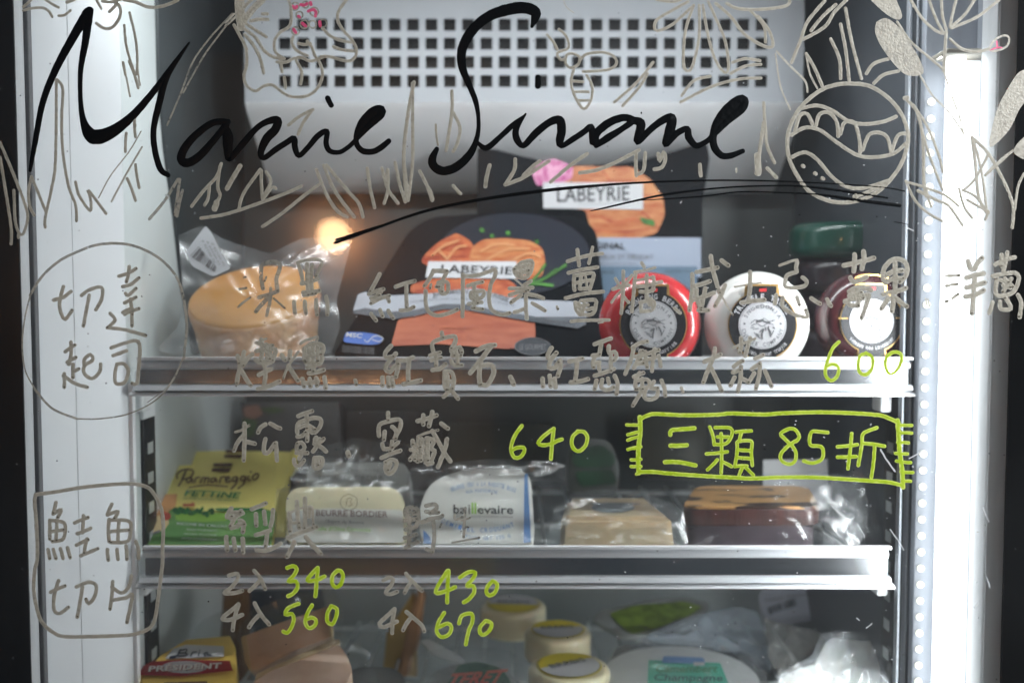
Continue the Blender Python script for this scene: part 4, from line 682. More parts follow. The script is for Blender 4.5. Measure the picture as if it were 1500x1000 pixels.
# --- stack of wheels lying flat behind the maroon round, the top one green
M['wax_dark'] = mat('wax_plum', (.018,.012,.016), rough=.3, coat=.4); M['wax_green'] = mat('wax_green', (.006,.060,.040), rough=.28, coat=.6, var=.2, vs=12)
cx = Xat(1226, .245); zz = z1
for i, (m_, lb_) in enumerate(((M['wax_dark'], 'dark wax wheel lying at the bottom of stack under green wheel'), (M['wax_dark'], 'dark wax wheel second from the bottom under green wheel'), (M['wax_dark'], 'dark wax wheel directly beneath the green one'), (M['wax_green'], 'dark green wax wheel lying flat above and behind the maroon round'))):
    bm = bmesh.new(); cyl(bm, (cx+.002*(i % 2), .245, zz+.0165+.0001), (0,0,1), .0475 if i == 3 else .040, .0328, 56, .010); o = mobj('waxed_cheese', bm, m_, None, 60); tag(o, lb_, 'cheese', 'wax wheels stacked behind the maroon round'); zz += .0330
# --- dark cartons far back
def carton(pts, Y, Y2, m, lab, cat='box', thick=.03, y0=None):
    fr_ = lean(max(p[1] for p in pts), Y, min(p[1] for p in pts), Y2); o = slab('carton', pts, fr_, thick, m, None, .0012); tag(o, lab, cat); return o, fr_
M['card_grey'] = mat('dark_grey_card', (.045,.047,.05), rough=.5, var=.3, vs=14)
c1, f1 = carton([(352,688),(352,588),(497,588),(502,688)], .33, .35, M['card_grey'], 'dark grey carton behind the yellow packs on the middle shelf')
for q in ([(356,596),(378,592),(386,606),(372,614),(358,610)],): printed('pink_picture', rnd(q, 4), f1, ink('print_dull_pink', (.16,.08,.06)), c1)
for q in ([(378,598),(402,596),(420,600),(398,606)], [(356,612),(378,616),(370,640),(354,640)]): printed('green_picture', rnd(q, 3), f1, ink('print_dull_green', (.03,.06,.02)), c1)
carton([(508,690),(506,602),(640,600),(650,690)], .345, .36, mat('black_card2', (.016,.016,.017), rough=.4), 'black carton behind the wrapped butters on the middle shelf')
carton([(655,700),(655,618),(812,620),(815,700)], .35, .365, mat('olive_card', (.022,.024,.018), rough=.4, var=.5, vs=10), 'black carton standing behind the 640 price')
carton([(935,700),(925,612),(1035,608),(1042,700)], .355, .37, mat('olive_card2', (.035,.037,.022), rough=.4, var=.6, vs=14), 'dull olive carton behind the lime framed sign')
# --- yellow slice packs
fy = lean(797, .112, 680, .195); Gy = (200, 640, 5.883)
M['yfilm'] = mat('yellow_film', (.86,.77,.24), rough=.34, var=.10, vs=18, bump=.5, bs=55, coat=.35); M['yside'] = mat('yellow_fold', (.42,.31,.02), rough=.35, var=.2, vs=40, bump=.5, bs=80)
def ypack(fr_, lab, dx=0, dy=0, front=True):
    s_ = lambda pts: [(x+dx, y+dy) for x, y in pts]
    t = thing('slice_pack', lab, 'food pack', fr_.hit(310+dx, 797+dy), 'yellow packs of cheese slices')
    slab('wrapper', s_(pr('45 925 310 250 345 238 600 228 900 232 1210 238 1225 260 1215 420 1195 700 1165 926', Gy)), fr_, .009, M['yfilm'], t, .0012)
    slab('sealed_edge', s_(rnd(pr('12 926 120 640 235 320 300 178 322 205 340 240 200 560 48 926', Gy), 3)), fr_, .0015, M['yside'], t, .0004, off=.0006)
    slab('sealed_edge', s_(rnd(pr('1205 250 1262 215 1300 228 1302 290 1275 400 1225 460 1200 430', Gy), 3)), fr_, .0015, M['yfilm'], t, .0004, off=.0006)
    printed('brand_plate', s_(rnd(pr('665 225 825 222 818 250 660 252', Gy), 1)), fr_, T['brown'], t)
    printed('brand_plate', s_(rnd(pr('655 268 812 262 795 300 645 294', Gy), 1)), fr_, T['brown'], t)
    if not front: return t
    gr = mat('print_field', (.10,.26,.07), rough=.4, col2=(.16,.34,.10), vs=40, bump=.4, bs=60)
    printed('field_picture', s_(pr('48 924 150 800 250 610 500 640 640 655 840 648 1110 620 1200 640 1190 760 1164 924', Gy)), fr_, gr, t, .0018)
    printed('field_picture', s_(rnd(pr('330 655 800 650 780 720 560 730 340 715', Gy), 3)), fr_, ink('print_meadow', (.22,.42,.06)), t, .0020)
    for k in range(16):
        x = 335+k*21; y = 625+14*math.sin(k*2.1); printed('tree_picture', s_(pr(' '.join('%.0f %.0f' % q for q in oval(x, y+random.uniform(0, 30), random.uniform(14, 28), random.uniform(16, 30), 9)), Gy)), fr_, ink('print_tree', (.015,.10+.03*(k % 3),.03)), t, .0022+.00003*k)
    printed('tree_picture', s_(pr('670 612 900 606 1100 610 1100 625 840 640 690 632', Gy)), fr_, T['green'], t, .0023)
    printed('house_picture', s_(pr('398 572 470 570 482 555 502 572 500 596 400 598', Gy)), fr_, ink('print_terracotta', (.42,.13,.05)), t, .0030)
    printed('cheese_picture', s_(pr('205 492 350 488 338 590 250 660 180 690 130 700', Gy)), fr_, ink('print_cheese', (.60,.30,.12), var=.2, vs=60), t, .0024)
    printed('cheese_picture', s_(pr('160 690 262 640 280 740 240 800 95 832 100 800', Gy)), fr_, ink('print_bread', (.72,.55,.30), var=.1, vs=60), t, .0028)
    printed('tomato_picture', s_(rnd(pr('215 640 290 650 300 700 250 720 200 690', Gy), 4)), fr_, ink('print_tomato', (.55,.08,.05), var=.4, vs=60), t, .0030)
    printed('slate_picture', s_(pr('85 838 205 795 200 815 140 840', Gy)), fr_, T['grey'], t, .0030)
    strokes('brand_script', '2.6|425 288 400 350 364 418; 350 352 346 325 372 295 420 276 478 282 488 312 455 350 408 362; 470 352 440 352 432 385 460 385 478 350 482 388; 500 388 512 352 545 345; 552 390 567 350 592 347 582 390; 592 360 622 347 616 390; 672 352 645 355 642 385 670 380 684 350 692 387; 716 390 730 345 768 342; 770 368 803 350 788 338 766 362 776 387 812 376; 862 342 832 346 828 376 856 374 872 342 856 402 815 445; 932 336 902 341 897 371 926 369 942 336 922 402 876 440; 966 336 956 370 980 368; 983 297 987 299; 1020 320 1000 342 1008 368 1042 350 1052 316 1022 318', Gy, 2.5, T['brown'], t, fr=fr_, h=.0001, base=.0024, jit=.35)
    strokes('brand_swash', '450 435 600 412 780 425', Gy, 1.8, T['brown'], t, fr=fr_, h=.0001, base=.0024)
    text('lettering', 'FETTINE', fr_, *pr('408 505 892 528 416 452', Gy), T['green'], t, bold=.03, shear=.15, off=.003)
    text('lettering', 'AL PARMIGIANO REGGIANO', fr_, *pr('400 530 882 552 402 516', Gy), T['green'], t, off=.003)
    text('lettering', 'RICCHE IN CALCIO', fr_, *pr('345 752 780 778 350 732', Gy), T['white'], t, bold=.015, off=.003)
    for k, s__ in enumerate(('SENZA POLIFOSFATI', 'SENZA GLUTINE', 'SENZA CONSERVANTI')): text('lettering', s__, fr_, *pr('%d %d %d %d %d %d' % (430-k*22, 800+k*38, 690, 812+k*38, 432-k*22, 786+k*38), Gy), T['white'], t, off=.003)
    return t
ypack(fy, 'front yellow slice pack with script lettering and green field, on middle shelf')
ypack(lean(797, .150, 680, .228), 'second yellow slice pack peeping out above and behind the front one', 18, -20, False)
o = slab('slice_pack', rnd([(196,797),(206,735),(226,690),(238,684),(246,700),(240,797)], 4), lean(797, .20, 690, .24), .01, M['yside'], None, .001); tag(o, 'dull yellow pack at the far left, half hidden by slotted upright', 'food pack', 'yellow packs of cheese slices')
# --- wrapped butters
def soft(name, pts, fr_, thick, m, parent, bev=.006, r=14): return slab(name, rnd(pts, r, 5), fr_, thick, m, parent, bev, 70, 5)
M['butter'] = mat('cream_butter', (.90,.82,.56), rough=.35, var=.05, vs=20, sss=.1); M['butter_paper'] = mat('butter_paper', (.90,.88,.82), rough=.4, var=.04, vs=30, bump=.25, bs=70)
fbb = lean(797, .105, 712, .130)
t = thing('butter_block', 'cream butter block with hexagon crest and brown serif name, in clear pouch', 'butter', fbb.hit(505, 797))
soft('butter', [(420,797),(418,728),(432,713),(575,712),(592,728),(596,797)], fbb, .030, M['butter'], t)
printed('paper_label', rnd([(424,794),(423,748),(480,744),(590,746),(592,794)], 6), fbb, M['butter_paper'], t, .0012)
text('lettering', 'BEURRE BORDIER', fbb, (463,755), (568,757.5), (463,746), ink('print_bordier', (.20,.11,.10)), t, bold=.012, off=.003)
text('lettering', "l'Esprit du Beurre", fbb, (477,766), (533,768), (477,760.5), T['grey'], t, off=.003)
text('lettering', "Huile d'Olive Citronnée", fbb, (461,776.5), (543,778.5), (461,770), T['lime'], t, off=.003, bold=.01)
strokes('hexagon_crest', '511 723 522 729 522 741 511 747 500 741 500 729 511 723; 507 741 509 730 515 730 513 735 516 739 510 741', (0,0,1), 1.0, ink('print_crest', (.30,.24,.16)), t, fr=fbb, h=.0001, base=.0035)
tag(bag('clear_pouch', [(404,716),(470,706),(560,702),(604,712),(612,760),(604,800),(410,800),(400,770)], lean(800, .096, 700, .122), .007, M['film3'], None, seed=21), 'clear vacuum pouch around the cream butter block', 'bag')
fb2 = lean(797, .165, 676, .200)
t = thing('butter_block', 'second grey-white butter packet standing behind the cream butter block', 'butter', fb2.hit(520, 797))
soft('butter', [(446,797),(450,684),(462,677),(590,676),(600,690),(602,797)], fb2, .025, mat('grey_butter_paper', (.52,.53,.52), rough=.4, var=.06), t)
text('lettering', 'BEURRE DE BARATTE', fb2, (462,690), (556,691), (462,686), T['grey'], t, off=.003)
text('lettering', 'BEURRE BORDIER', fb2, (467,703), (562,703), (467,696), T['grey'], t, off=.003, bold=.01)
tag(bag('clear_pouch', [(425,700),(440,665),(520,640),(600,650),(640,672),(625,700),(610,720),(440,720)], lean(720, .155, 650, .188), .008, M['film2'], None, seed=31), 'hazy pouch top standing above the second butter packet', 'bag')
fbl = lean(797, .104, 686, .140)
t = thing('butter_block', 'rounded butter in cream paper with blue arcs and green double letter', 'butter', fbl.hit(700, 797))
soft('butter', [(616,797),(613,745),(628,708),(665,690),(720,684),(765,688),(778,700),(784,797)], fbl, .030, M['butter_paper'], t, .007, 22)
nm = [('ba', 664, 682), ('i', 686, 688.5), ('evaire', 699, 752)]
for s_, a, b in nm: text('lettering', s_, fbl, (a, 752), (b, 752.5), (a, 738.5 if s_ != 'evaire' else 740), T['black'], t, bold=.02, off=.003)
for a in (690.5, 694.8): printed('green_letter', [(a, 752), (a+3, 752), (a+3, 736), (a, 735)], fbl, T['lime'], t, .003)
text('lettering', 'MAÎTRE FROMAGER CRÉMIER', fbl, (690,757.5), (752,758), (690,754.5), T['grey'], t, off=.003)
arc_text('lettering', 'BEURRE CRU À LA BARATTE BOIS', fbl, 706, 830, 122, 6.5, 112, 66, T['blue'], t, off=.003)
arc_text('lettering', 'NON PASTEURISÉ', fbl, 706, 822, 104, 5, 103, 77, T['blue'], t, off=.003)
arc_text('lettering', 'DEMI-SEL CROQUANT', fbl, 706, 650, 126, 7, 242, 292, T['blue'], t, inward=True, off=.003)
arc_text('lettering', 'POIDS NET 125 G', fbl, 712, 640, 148, 5.5, 258, 284, T['blue'], t, inward=True, off=.003)
printed('blue_stripe', [(768,694),(773,693),(778,794),(767,795)], fbl, T['blue'], t, .002); printed('blue_stripe', [(620,775),(630,786),(632,796),(620,796)], fbl, T['blue'], t, .002)
tag(bag('clear_pouch', [(592,720),(600,685),(650,678),(720,672),(800,675),(830,680),(836,740),(826,800),(600,801)], lean(800, .095, 675, .130), .009, M['film3'], None, seed=41), 'glossy clear pouch around the rounded butter with green letters', 'bag')
# --- pale slab and marbled cheese
def block(name, front, depth, Yf, m, parent, bev=.004, shrink=.0, sx=0):   # front outline on a vertical plane, pushed back in depth
    fr_ = vert(Yf); bm = bmesh.new(); a = [bm.verts.new(fr_.hit(x, y)) for x, y in front]; c = sum((v.co for v in a), Vector())/len(a)
    b = [bm.verts.new((c.x+(v.co.x-c.x)*(1-shrink)+sx, v.co.y+depth, v.co.z)) for v in a]; n = len(a); bm.faces.new(a); bm.faces.new(b[::-1])
    for i in range(n): bm.faces.new((a[(i+1) % n], a[i], b[i], b[(i+1) % n]))
    bmesh.ops.recalc_face_normals(bm, faces=bm.faces[:])
    if bev: bmesh.ops.bevel(bm, geom=bm.edges[:], offset=bev, segments=4, affect='EDGES', clamp_overlap=True)
    return mobj(name, bm, m, parent, 60)
zb2 = z2
M['pale'] = mat('pale_cheese', (.70,.56,.36), rough=.4, col2=(.62,.46,.28), vs=30, sss=.1, coat=.2)
t = thing('cheese_slab', 'pale waxy cheese slab with faint blue stamp, left of the marbled one', 'cheese', (Xat(905, .13), .13, z2))
block('cheese', [(818,826),(822,757),(984,757),(992,826)], .075, .115, M['pale'], t, .004, .22)
fk = Fr(Vector((0, .115, Zat(757, .115)+.0005)), Vector((1, .115, Zat(757, .115)+.0005)), Vector((0, .2, Zat(757, .115)+.0005)))
printed('blue_stamp', oval(898, 743, 32, 7), fk, ink('print_faded_blue', (.30,.33,.34), var=.4, vs=90), t, .0003); printed('blue_stamp', oval(900, 737.5, 38, 2), fk, ink('print_faded_grey', (.24,.26,.27)), t, .0006)
tag(bag('clear_bag', [(800,800),(812,745),(835,722),(880,716),(950,722),(1002,748),(1008,800)], lean(800, .098, 720, .128), .008, M['film3'], None, seed=51), 'clear bag over the pale cheese slab', 'bag')
tm = thing('marbled_cheese', 'brown marbled cheese block with dark rind sides in clear bag', 'cheese', (Xat(1103, .15), .15, z2))
M['marble'] = mat('marbled_top', (.66,.36,.13), rough=.4, col2=(.045,.02,.012), vs=30, coat=.2, stretch=(.7,2.2,2)); M['marble'].node_tree.nodes['Color Ramp'].color_ramp.elements[0].position = .42; M['marble'].node_tree.nodes['Color Ramp'].color_ramp.elements[1].position = .46
M['mside'] = mat('dark_rind', (.040,.010,.008), rough=.35, col2=(.07,.02,.014), vs=60, coat=.3, bump=.3, bs=160, stretch=(3,3,.4)); M['mlow'] = mat('plum_rind', (.055,.035,.045), rough=.35, var=.3, vs=40, coat=.3)
tp = Zat(742, .115)
def rblock(name, x0, x1, y0, y1, za, zb_, m, parent, r=.014):
    bm = bmesh.new(); pts = rnd([(x0, y0), (x1, y0), (QX(x1, y1), y1), (QX(x0, y1), y1)], r, 6); lo = [bm.verts.new((x, y, za)) for x, y in pts]; hi = [bm.verts.new((x, y, zb_)) for x, y in pts]; n = len(pts)
    bm.faces.new(lo[::-1]); bm.faces.new(hi)
    for i in range(n): bm.faces.new((lo[i], lo[(i+1) % n], hi[(i+1) % n], hi[i]))
    es = [e for e in bm.edges if abs(e.verts[0].co.z-e.verts[1].co.z) < 1e-6]; bmesh.ops.bevel(bm, geom=es, offset=.0013, segments=3, affect='EDGES'); return mobj(name, bm, m, parent, 50)
bx0, bx1 = Xat(1000, .115), Xat(1207, .115); zm = Zat(770, .115)
QX = lambda x, y: x + ((.1670-bx0)*(1-(x-bx0)/(bx1-bx0)) + (.2690-bx1)*((x-bx0)/(bx1-bx0)))*(y-.115)/.085
rblock('marbled_top', bx0+.0008, bx1-.0008, .1155, .200, Zat(745.5, .115), tp, M['marble'], tm); rblock('rind', bx0, bx1, .115, .2005, zm+.0002, Zat(746, .115), M['mside'], tm); rblock('lower_rind', bx0+.001, bx1-.004, .116, .199, z2+.0003, zm, M['mlow'], tm)
tag(bag('clear_bag', [(985,800),(992,745),(1010,702),(1100,694),(1200,690),(1262,700),(1275,745),(1262,795),(1210,803)], lean(802, .099, 695, .130), .005, film('thin_wrap', haze=.006, gloss=.03, sc=55, rough=.2), None, seed=61, cen=(1120,750)), 'crumpled clear bag around the marbled cheese', 'bag')
fc = lean(712, .24, 672, .25); o = slab('price_card', [(1118,745),(1118,673),(1212,672),(1216,745)], lean(745, .235, 672, .25), .001, M['paper'], None, 0); tag(o, 'blank white card standing behind the marbled cheese', 'card')
o = bag('clear_bag', [(1205,800),(1212,715),(1250,685),(1290,710),(1300,770),(1285,800)], lean(800, .13, 690, .17), .012, M['film2'], None, seed=71); tag(o, 'empty crumpled bag end right of the marbled cheese', 'bag')
fg = lean(720, .29, 640, .31); t = thing('green_parcel', 'dim round parcel with dark green wrapping behind the pale cheese slab', 'food pack', fg.hit(868, 720))
slab('wrapping', rnd([(828,724),(834,655),(860,640),(895,645),(908,680),(906,724)], 14, 4), fg, .03, mat('dim_wrap', (.045,.05,.045), rough=.4, var=.5, vs=30), t, .004)
printed('green_patch', rnd([(836,664),(880,650),(902,668),(898,684),(842,684)], 8), fg, T['dim'], t, .0015); printed('green_patch', rnd([(842,690),(898,688),(904,708),(850,712)], 6), fg, T['dim'], t, .0015)
# ============================================================ BOTTOM SHELF
fp = lean(1010, .078, 905, .170); Hp = (180, 790, 3.5714)
t = thing('brie_box', 'yellow brie box with red name band at the bottom left', 'food pack', fp.hit(260, 1010))
M['ycard'] = mat('yellow_card', (.85,.58,.12), rough=.35, var=.08, vs=20)
slab('carton', pr('6 790 200 600 330 520 560 500 590 560 592 800', Hp), fp, .03, M['ycard'], t, .001)
printed('white_panel', pr('262 570 330 548 528 556 530 610 220 622', Hp), fp, T['white'], t, .002)
strokes('brie_script', '300 575 285 605; 300 578 335 572 325 590 295 592; 325 592 340 600 300 608 275 605; 355 608 365 588 385 585; 400 590 395 606; 402 578 403 579; 430 606 425 595 445 588 440 600 462 602; 5|270 612 250 615', Hp, 2.0, T['navy'], t, fr=fp, h=.0001, base=.003)
printed('red_band', pr('20 706 150 636 330 626 560 632 576 684 300 712', Hp), fp, mat('print_band_red', (.38,.02,.025), rough=.4), t, .0024)
printed('white_oval', pr(' '.join('%.0f %.0f' % q for q in oval(322, 665, 120, 32, 24)), Hp), fp, T['white'], t, .0028)
text('lettering', 'PRÉSIDENT', fp, *pr('132 690 512 672 140 652', Hp), ink('print_pres', (.88,.82,.78)), t, bold=.03, off=.0036)
text('lettering', 'PRÉSIDENT', fp, *pr('137 692 517 674 145 654', Hp), ink('print_pres2', (.30,.02,.02)), t, bold=.03, off=.0032)
printed('picture', pr('215 745 440 738 450 790 210 790', Hp), fp, T['brown'], t, .0024)
tag(bag('clear_bag', [(262,938),(300,905),(335,890),(345,925),(340,945)], lean(945, .215, 890, .25), .006, M['film2'], None, seed=81), 'crumpled hazy bag end on top of the brie box', 'bag')
fq = lean(970, .30, 862, .32); o = slab('carton', [(296,1000),(300,862),(352,862),(352,1000)], fq, .04, mat('brown_card', (.14,.065,.02), rough=.5, var=.3, vs=25), None, .001); tag(o, 'tall brown carton standing behind the brie box', 'box')
o = slab('pouch', rnd([(350,935),(346,865),(470,862),(482,935)], 5), lean(940, .37, 862, .385), .012, mat('dark_blue_pouch', (.035,.06,.085), rough=.3, var=.3, vs=30, coat=.4), None, .002); tag(o, 'dark blue pouch at the back behind the tan cheese wedges', 'food pack')
M['tan'] = mat('tan_cheese', (.84,.60,.46), rough=.4, col2=(.60,.35,.22), vs=18, bump=.2, bs=40, sss=.08, coat=.35); M['tanrind'] = mat('tan_rind', (.52,.36,.19), rough=.5, var=.15, vs=40, bump=.4, bs=60)
fw = lean(985, .145, 875, .185, roll=.12)
t = thing('cheese_wedge', 'tan cheese wedge behind and above the other tan wedge', 'cheese', fw.hit(425, 975), 'tan cheese wedges in film')
slab('cheese', rnd(pr('640 500 760 455 1060 350 1080 380 1085 510 900 575 700 680 665 668', Hp), 4), fw, .03, M['tan'], t, .003); slab('rind', rnd(pr('1058 350 1078 345 1092 400 1096 505 1082 512 1068 400', Hp), 2), fw, .028, M['tanrind'], t, .0015, off=.0015)
slab('rind', rnd(pr('618 510 645 495 672 668 640 640', Hp), 3), fw, .028, M['tanrind'], t, .0015, off=.001)
fw2 = lean(1010, .100, 935, .135, roll=.10)
t = thing('cheese_wedge', 'tan cheese wedge in glossy film in front at the shelf edge', 'cheese', fw2.hit(450, 1010), 'tan cheese wedges in film')
slab('cheese', rnd(pr('660 800 690 730 800 670 1000 590 1120 530 1180 620 1200 680 1160 800', Hp), 5), fw2, .035, M['tan'], t, .004); slab('rind', rnd(pr('700 700 1100 522 1135 520 1130 545 760 690 690 735', Hp), 2), fw2, .03, M['tanrind'], t, .0015, off=.0012)
tag(bag('clear_bag', [(345,930),(365,895),(430,868),(490,862),(505,900),(500,930),(430,965),(360,980)], lean(975, .132, 868, .172), .006, M['film3'], None, seed=91), 'tight clear film around the rear tan wedge', 'bag')
tag(bag('clear_bag', [(368,1020),(375,985),(430,955),(500,925),(540,950),(552,990),(548,1020)], lean(1015, .088, 930, .122), .008, M['film3'], None, seed=101), 'shiny clear film around the front tan wedge', 'bag')
tag(bag('clear_bag', [(490,925),(520,935),(545,905),(568,938),(545,968),(505,962),(488,945)], lean(965, .20, 905, .22), .004, M['film2'], None, seed=111), 'folded clear film corner sticking out right of the tan wedges', 'bag')
fk2 = lean(985, .28, 865, .31); t = thing('cheese_wedge', 'upright ochre wedge with brown edge, left of the white rounds', 'cheese', fk2.hit(580, 985))
slab('cheese', [(560,990),(566,925),(606,866),(608,990)], fk2, .03, mat('ochre_cheese', (.42,.26,.07), rough=.5, var=.12, vs=20), t, .002); slab('rind', [(582,990),(600,900),(614,862),(621,866),(612,930),(598,990)], fk2, .03, mat('brown_edge', (.40,.20,.09), rough=.5, var=.15, vs=30), t, .0015, off=.003)
# white rounds with yellow labels
M['round'] = mat('ivory_round', (.78,.70,.48), rough=.28, var=.05, vs=20, sss=.12, coat=.5)
def rounds(px, ptop, Y, r, lab, ang, stack=0):
    d = Y-CY; z = Zat(ptop, Y); x = Xat(px, Y); zb_ = z-.0285
    t = thing('round_cheese', lab, 'cheese', (x, Y, zb_), 'small ivory round cheeses with yellow labels')
    bm = bmesh.new(); cyl(bm, (x, Y, z-.0145), (0,0,1), r, .028, 48, .0055); mobj('cheese', bm, M['round'], t, 60)
    F = Fr(Vector((x, Y, z)), Vector((x+1, Y, z)), Vector((x, Y+1, z)))
    def dsk(name, rr, m, off, dx=0, cut=None):
        bm = bmesh.new(); pts = []
        for i in range(40):
            a = 2*math.pi*i/40
            q = Vector((math.cos(a), math.sin(a)))*rr
            if cut is not None: 
                n_ = Vector((math.cos(ang), math.sin(ang))); k = q.dot(n_)-cut*rr
                if k > 0: q = q-n_*k
            pts.append(bm.verts.new((x+q.x, Y+q.y, z-.0005+off)))
        bm.faces.new(pts); mobj(name, bm, m, t)
    dsk('label_rim', r*.80, T['yellow'], .0007); dsk('label_line', r*.765, T['grey'], .0010); dsk('label', r*.75, T['yellow'], .0013); dsk('label_face', r*.75, T['white'], .0016, cut=.15)
    c = Vector((x, Y)); u = Vector((math.cos(ang-math.pi/2), math.sin(ang-math.pi/2))); v = Vector((math.cos(ang), math.sin(ang)))
    if u.x < 0: u = -u
    if v.y < 0: v = -v
    vs, fs_, _ = tmesh('BREBIS', 0, .03); me = bpy.data.meshes.new('lettering'); me.from_pydata([(c.x+u.x*(p[0]-.5)*r*1.0+v.x*(p[1]-.2)*r*.26, c.y+u.y*(p[0]-.5)*r+v.y*(p[1]-.2)*r*.26, z+.0014) for p in vs], [], fs_); me.materials.append(T['grey']); link(bpy.data.objects.new('lettering', me), t)
    return t
rounds(835, 974, .155, .0355, 'front ivory round cheese with yellow and white label', math.radians(118))
rounds(818, 921, .228, .0315, 'middle ivory round cheese with yellow label edge', math.radians(95))
rounds(752, 884, .300, .0335, 'rearmost ivory round cheese under the 430 price', math.radians(-95))
# pedestal rounds under the rear ones would be hidden; green and red packet in front of them
fr1 = lean(1010, .135, 965, .165); t = thing('green_packet', 'clear packet with dark green top and slanting red letters at bottom edge', 'food pack', fr1.hit(690, 1010))
slab('wrapping', rnd([(612,1025),(630,985),(668,970),(735,975),(765,1000),(770,1025)], 12, 4), fr1, .025, mat('grey_wrap', (.30,.32,.31), rough=.3, var=.2, vs=30, coat=.5), t, .004)
printed('green_top', rnd([(640,1020),(662,990),(672,972),(700,968),(735,978),(748,996),(750,1020)], 8), fr1, mat('print_deep_green', (.015,.11,.055), rough=.35, var=.3, vs=60), t, .002)
text('lettering', 'TERET', fr1, (655,1006), (738,999), (662,986), ink('print_orange_red', (.62,.10,.05)), t, bold=.03, shear=.3, off=.003)
tag(bag('clear_bag', [(590,1015),(600,960),(660,945),(740,950),(790,975),(800,1015)], lean(1010, .12, 950, .155), .008, M['film2'], None, seed=121), 'clear bag around the green packet with red letters', 'bag')
o = slab('film_roll', rnd([(614,938),(626,934),(665,955),(682,966),(676,972),(640,962)], 4), lean(970, .20, 935, .215), .004, mat('milky_plastic', (.55,.57,.58), rough=.3, coat=.4), None, .0015); tag(o, 'milky folded plastic strip lying left of the ivory rounds', 'film')
fd = lean(1010, .15, 972, .175); o = slab('tub_lid', rnd([(502,1020),(510,982),(530,975),(575,976),(592,988),(598,1020)], 12, 5), fd, .02, mat('smoky_plastic', (.20,.21,.21), rough=.15, coat=.8), None, .004); tag(o, 'smoky grey tub lid between front tan wedge and green packet', 'tub')
# camembert in dark-edged wrapping
zc = Zat(985, .16); xc = Xat(1002, .16)
t = thing('camembert', 'white camembert disc with teal label and blue tape at bottom edge', 'cheese', (xc, .16, zc-.03))
bm = bmesh.new(); cyl(bm, (xc, .16, zc-.0148), (0,0,1), .068, .03, 56, .006); mobj('cheese', bm, mat('white_bloomy_rind', (.66,.68,.68), rough=.45, var=.06, vs=25, bump=.3, bs=70, coat=.4), t, 60)
FC = Fr(Vector((xc, .16, zc+.0002)), Vector((xc+1, .16, zc+.0002)), Vector((xc, 1.16, zc+.0002)))
printed('teal_label', [(948,1010),(950,966),(1055,970),(1072,1012)], FC, mat('print_teal', (.06,.48,.33), rough=.4), t, .0006)
printed('blue_tape', rnd([(969,970),(972,960),(1030,962),(1034,972)], 3), FC, T['blue'], t, .0010); printed('white_tape', [(1016,969),(1032,969),(1032,974),(1016,974)], FC, T['white'], t, .0013)
text('lettering', 'Camembert', FC, (960,984), (1050,984), (962,973), T['green'], t, off=.0012, bold=.01); text('lettering', 'Champagne', FC, (957,999), (1058,1000), (959,986), ink('print_teal_dark', (.01,.10,.10)), t, off=.0012, bold=.015)
M['wrapdark'] = mat('smoked_wrap', (.075,.085,.10), rough=.25, var=.4, vs=20, coat=.5)
o = slab('wrapping', rnd([(892,1030),(898,952),(910,943),(1090,946),(1100,960),(1118,1030)], 8), lean(1030, .235, 943, .262), .01, M['wrapdark'], None, .003); tag(o, 'smoke dark folded wrapping standing behind the camembert', 'film')
tag(bag('clear_bag', [(885,1020),(890,948),(960,936),(1080,940),(1110,960),(1135,1020)], lean(1015, .10, 940, .15), .007, M['film3'], None, seed=131), 'clear bag over the camembert', 'bag')
# green leafy pack
fgp = lean(935, .265, 878, .33, roll=-.1); t = thing('leafy_pack', 'flat green patterned pack in silvery bag on bottom shelf rear', 'food pack', fgp.hit(950, 930))
slab('wrapping', rnd([(866,905),(880,892),(950,876),(1005,872),(1042,882),(1030,900),(960,930),(915,932)], 8, 4), fgp, .006, mat('silver_film', (.42,.44,.43), rough=.25, metal=.5, var=.3, vs=25, bump=.6, bs=60), t, .002)
printed('green_picture', rnd([(892,898),(930,886),(1000,880),(1030,888),(1010,900),(965,918),(925,928),(905,912)], 6), fgp, mat('print_olive_leaf', (.16,.23,.035), rough=.35, var=.45, vs=80), t, .002)
o = bag('plastic_sheet', [(930,940),(1000,905),(1080,888),(1110,895),(1125,940),(1130,985),(1110,960),(1000,945)], lean(950, .22, 890, .27), .010, film('blue_grey_film', tint=(.45,.52,.6), haze=.42, gloss=.12, sc=18), None, seed=141, wr=.5); tag(o, 'blue grey translucent plastic sheet right of the leafy pack', 'film')
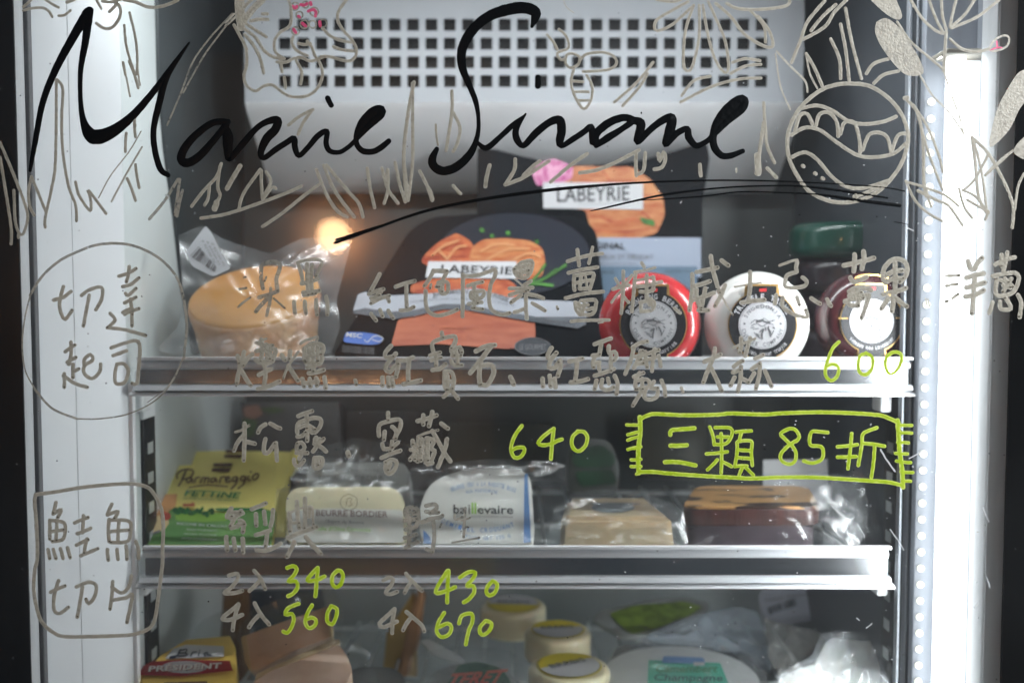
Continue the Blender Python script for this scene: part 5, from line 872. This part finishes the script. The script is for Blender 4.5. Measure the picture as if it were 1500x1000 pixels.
# barcode tag bag
fbt = lean(915, .31, 860, .33, roll=.05); t = thing('barcode_label', 'oval white bag end with slanting barcode under middle rail at right', 'label', fbt.hit(1165, 905))
slab('label_sheet', rnd([(1110,872),(1118,862),(1205,862),(1214,880),(1205,905),(1150,914),(1118,905)], 12, 4), fbt, .0015, mat('bluish_paper', (.34,.36,.42), rough=.5, var=.1, vs=30), t, .0004)
for i in range(26):
    x = 1127+i*1.45+(3 if i > 13 else 0); y = 900-i*.55; w_ = random.choice((.5, .8, 1.1)); printed('bar', [(x, y), (x+w_, y-.3), (x+w_-3, y-11), (x-3, y-10.6)], fbt, T['black'], t)
text('lettering', 'MARIE SIMONE', fbt, (1122,882), (1186,872), (1121,876), T['grey'], t, off=.0008)
# white cheese in bag at right
fwh = lean(1020, .115, 932, .165); M['wh'] = mat('white_fresh_cheese', (.80,.80,.77), rough=.35, var=.04, vs=20, sss=.15, bump=.2, bs=40)
t = thing('white_cheese', 'big white cheese block in shiny clear bag at bottom right', 'cheese', fwh.hit(1260, 1020))
soft('cheese', [(1186,1040),(1192,972),(1214,931),(1262,938),(1309,934),(1318,972),(1327,1040)], fwh, .045, M['wh'], t, .008, 14)
t = thing('white_cheese', 'smaller white cheese piece left of the big white block', 'cheese', fwh.hit(1160, 1020))
soft('cheese', [(1118,1040),(1135,1000),(1160,982),(1196,970),(1206,1000),(1210,1040)], lean(1020, .10, 965, .135), .03, M['wh'], t, .007, 10)
tag(bag('clear_bag', [(1110,1020),(1140,985),(1190,958),(1204,925),(1260,922),(1318,930),(1336,975),(1336,1020)], lean(1015, .092, 925, .145), .014, film('creased_film', haze=.07, gloss=.045, sc=40, rough=.25), None, seed=151, wr=.55), 'shiny clear bag around the white cheeses at bottom right', 'bag')
o = bag('clear_bag', [(1120,905),(1200,925),(1215,945),(1190,970),(1140,990),(1125,960)], lean(990, .16, 905, .22), .008, film('grey_film', tint=(.5,.5,.48), haze=.35, gloss=.12, sc=22), None, seed=161, wr=.5); tag(o, 'grey crumpled bag neck left of the big white block', 'bag')
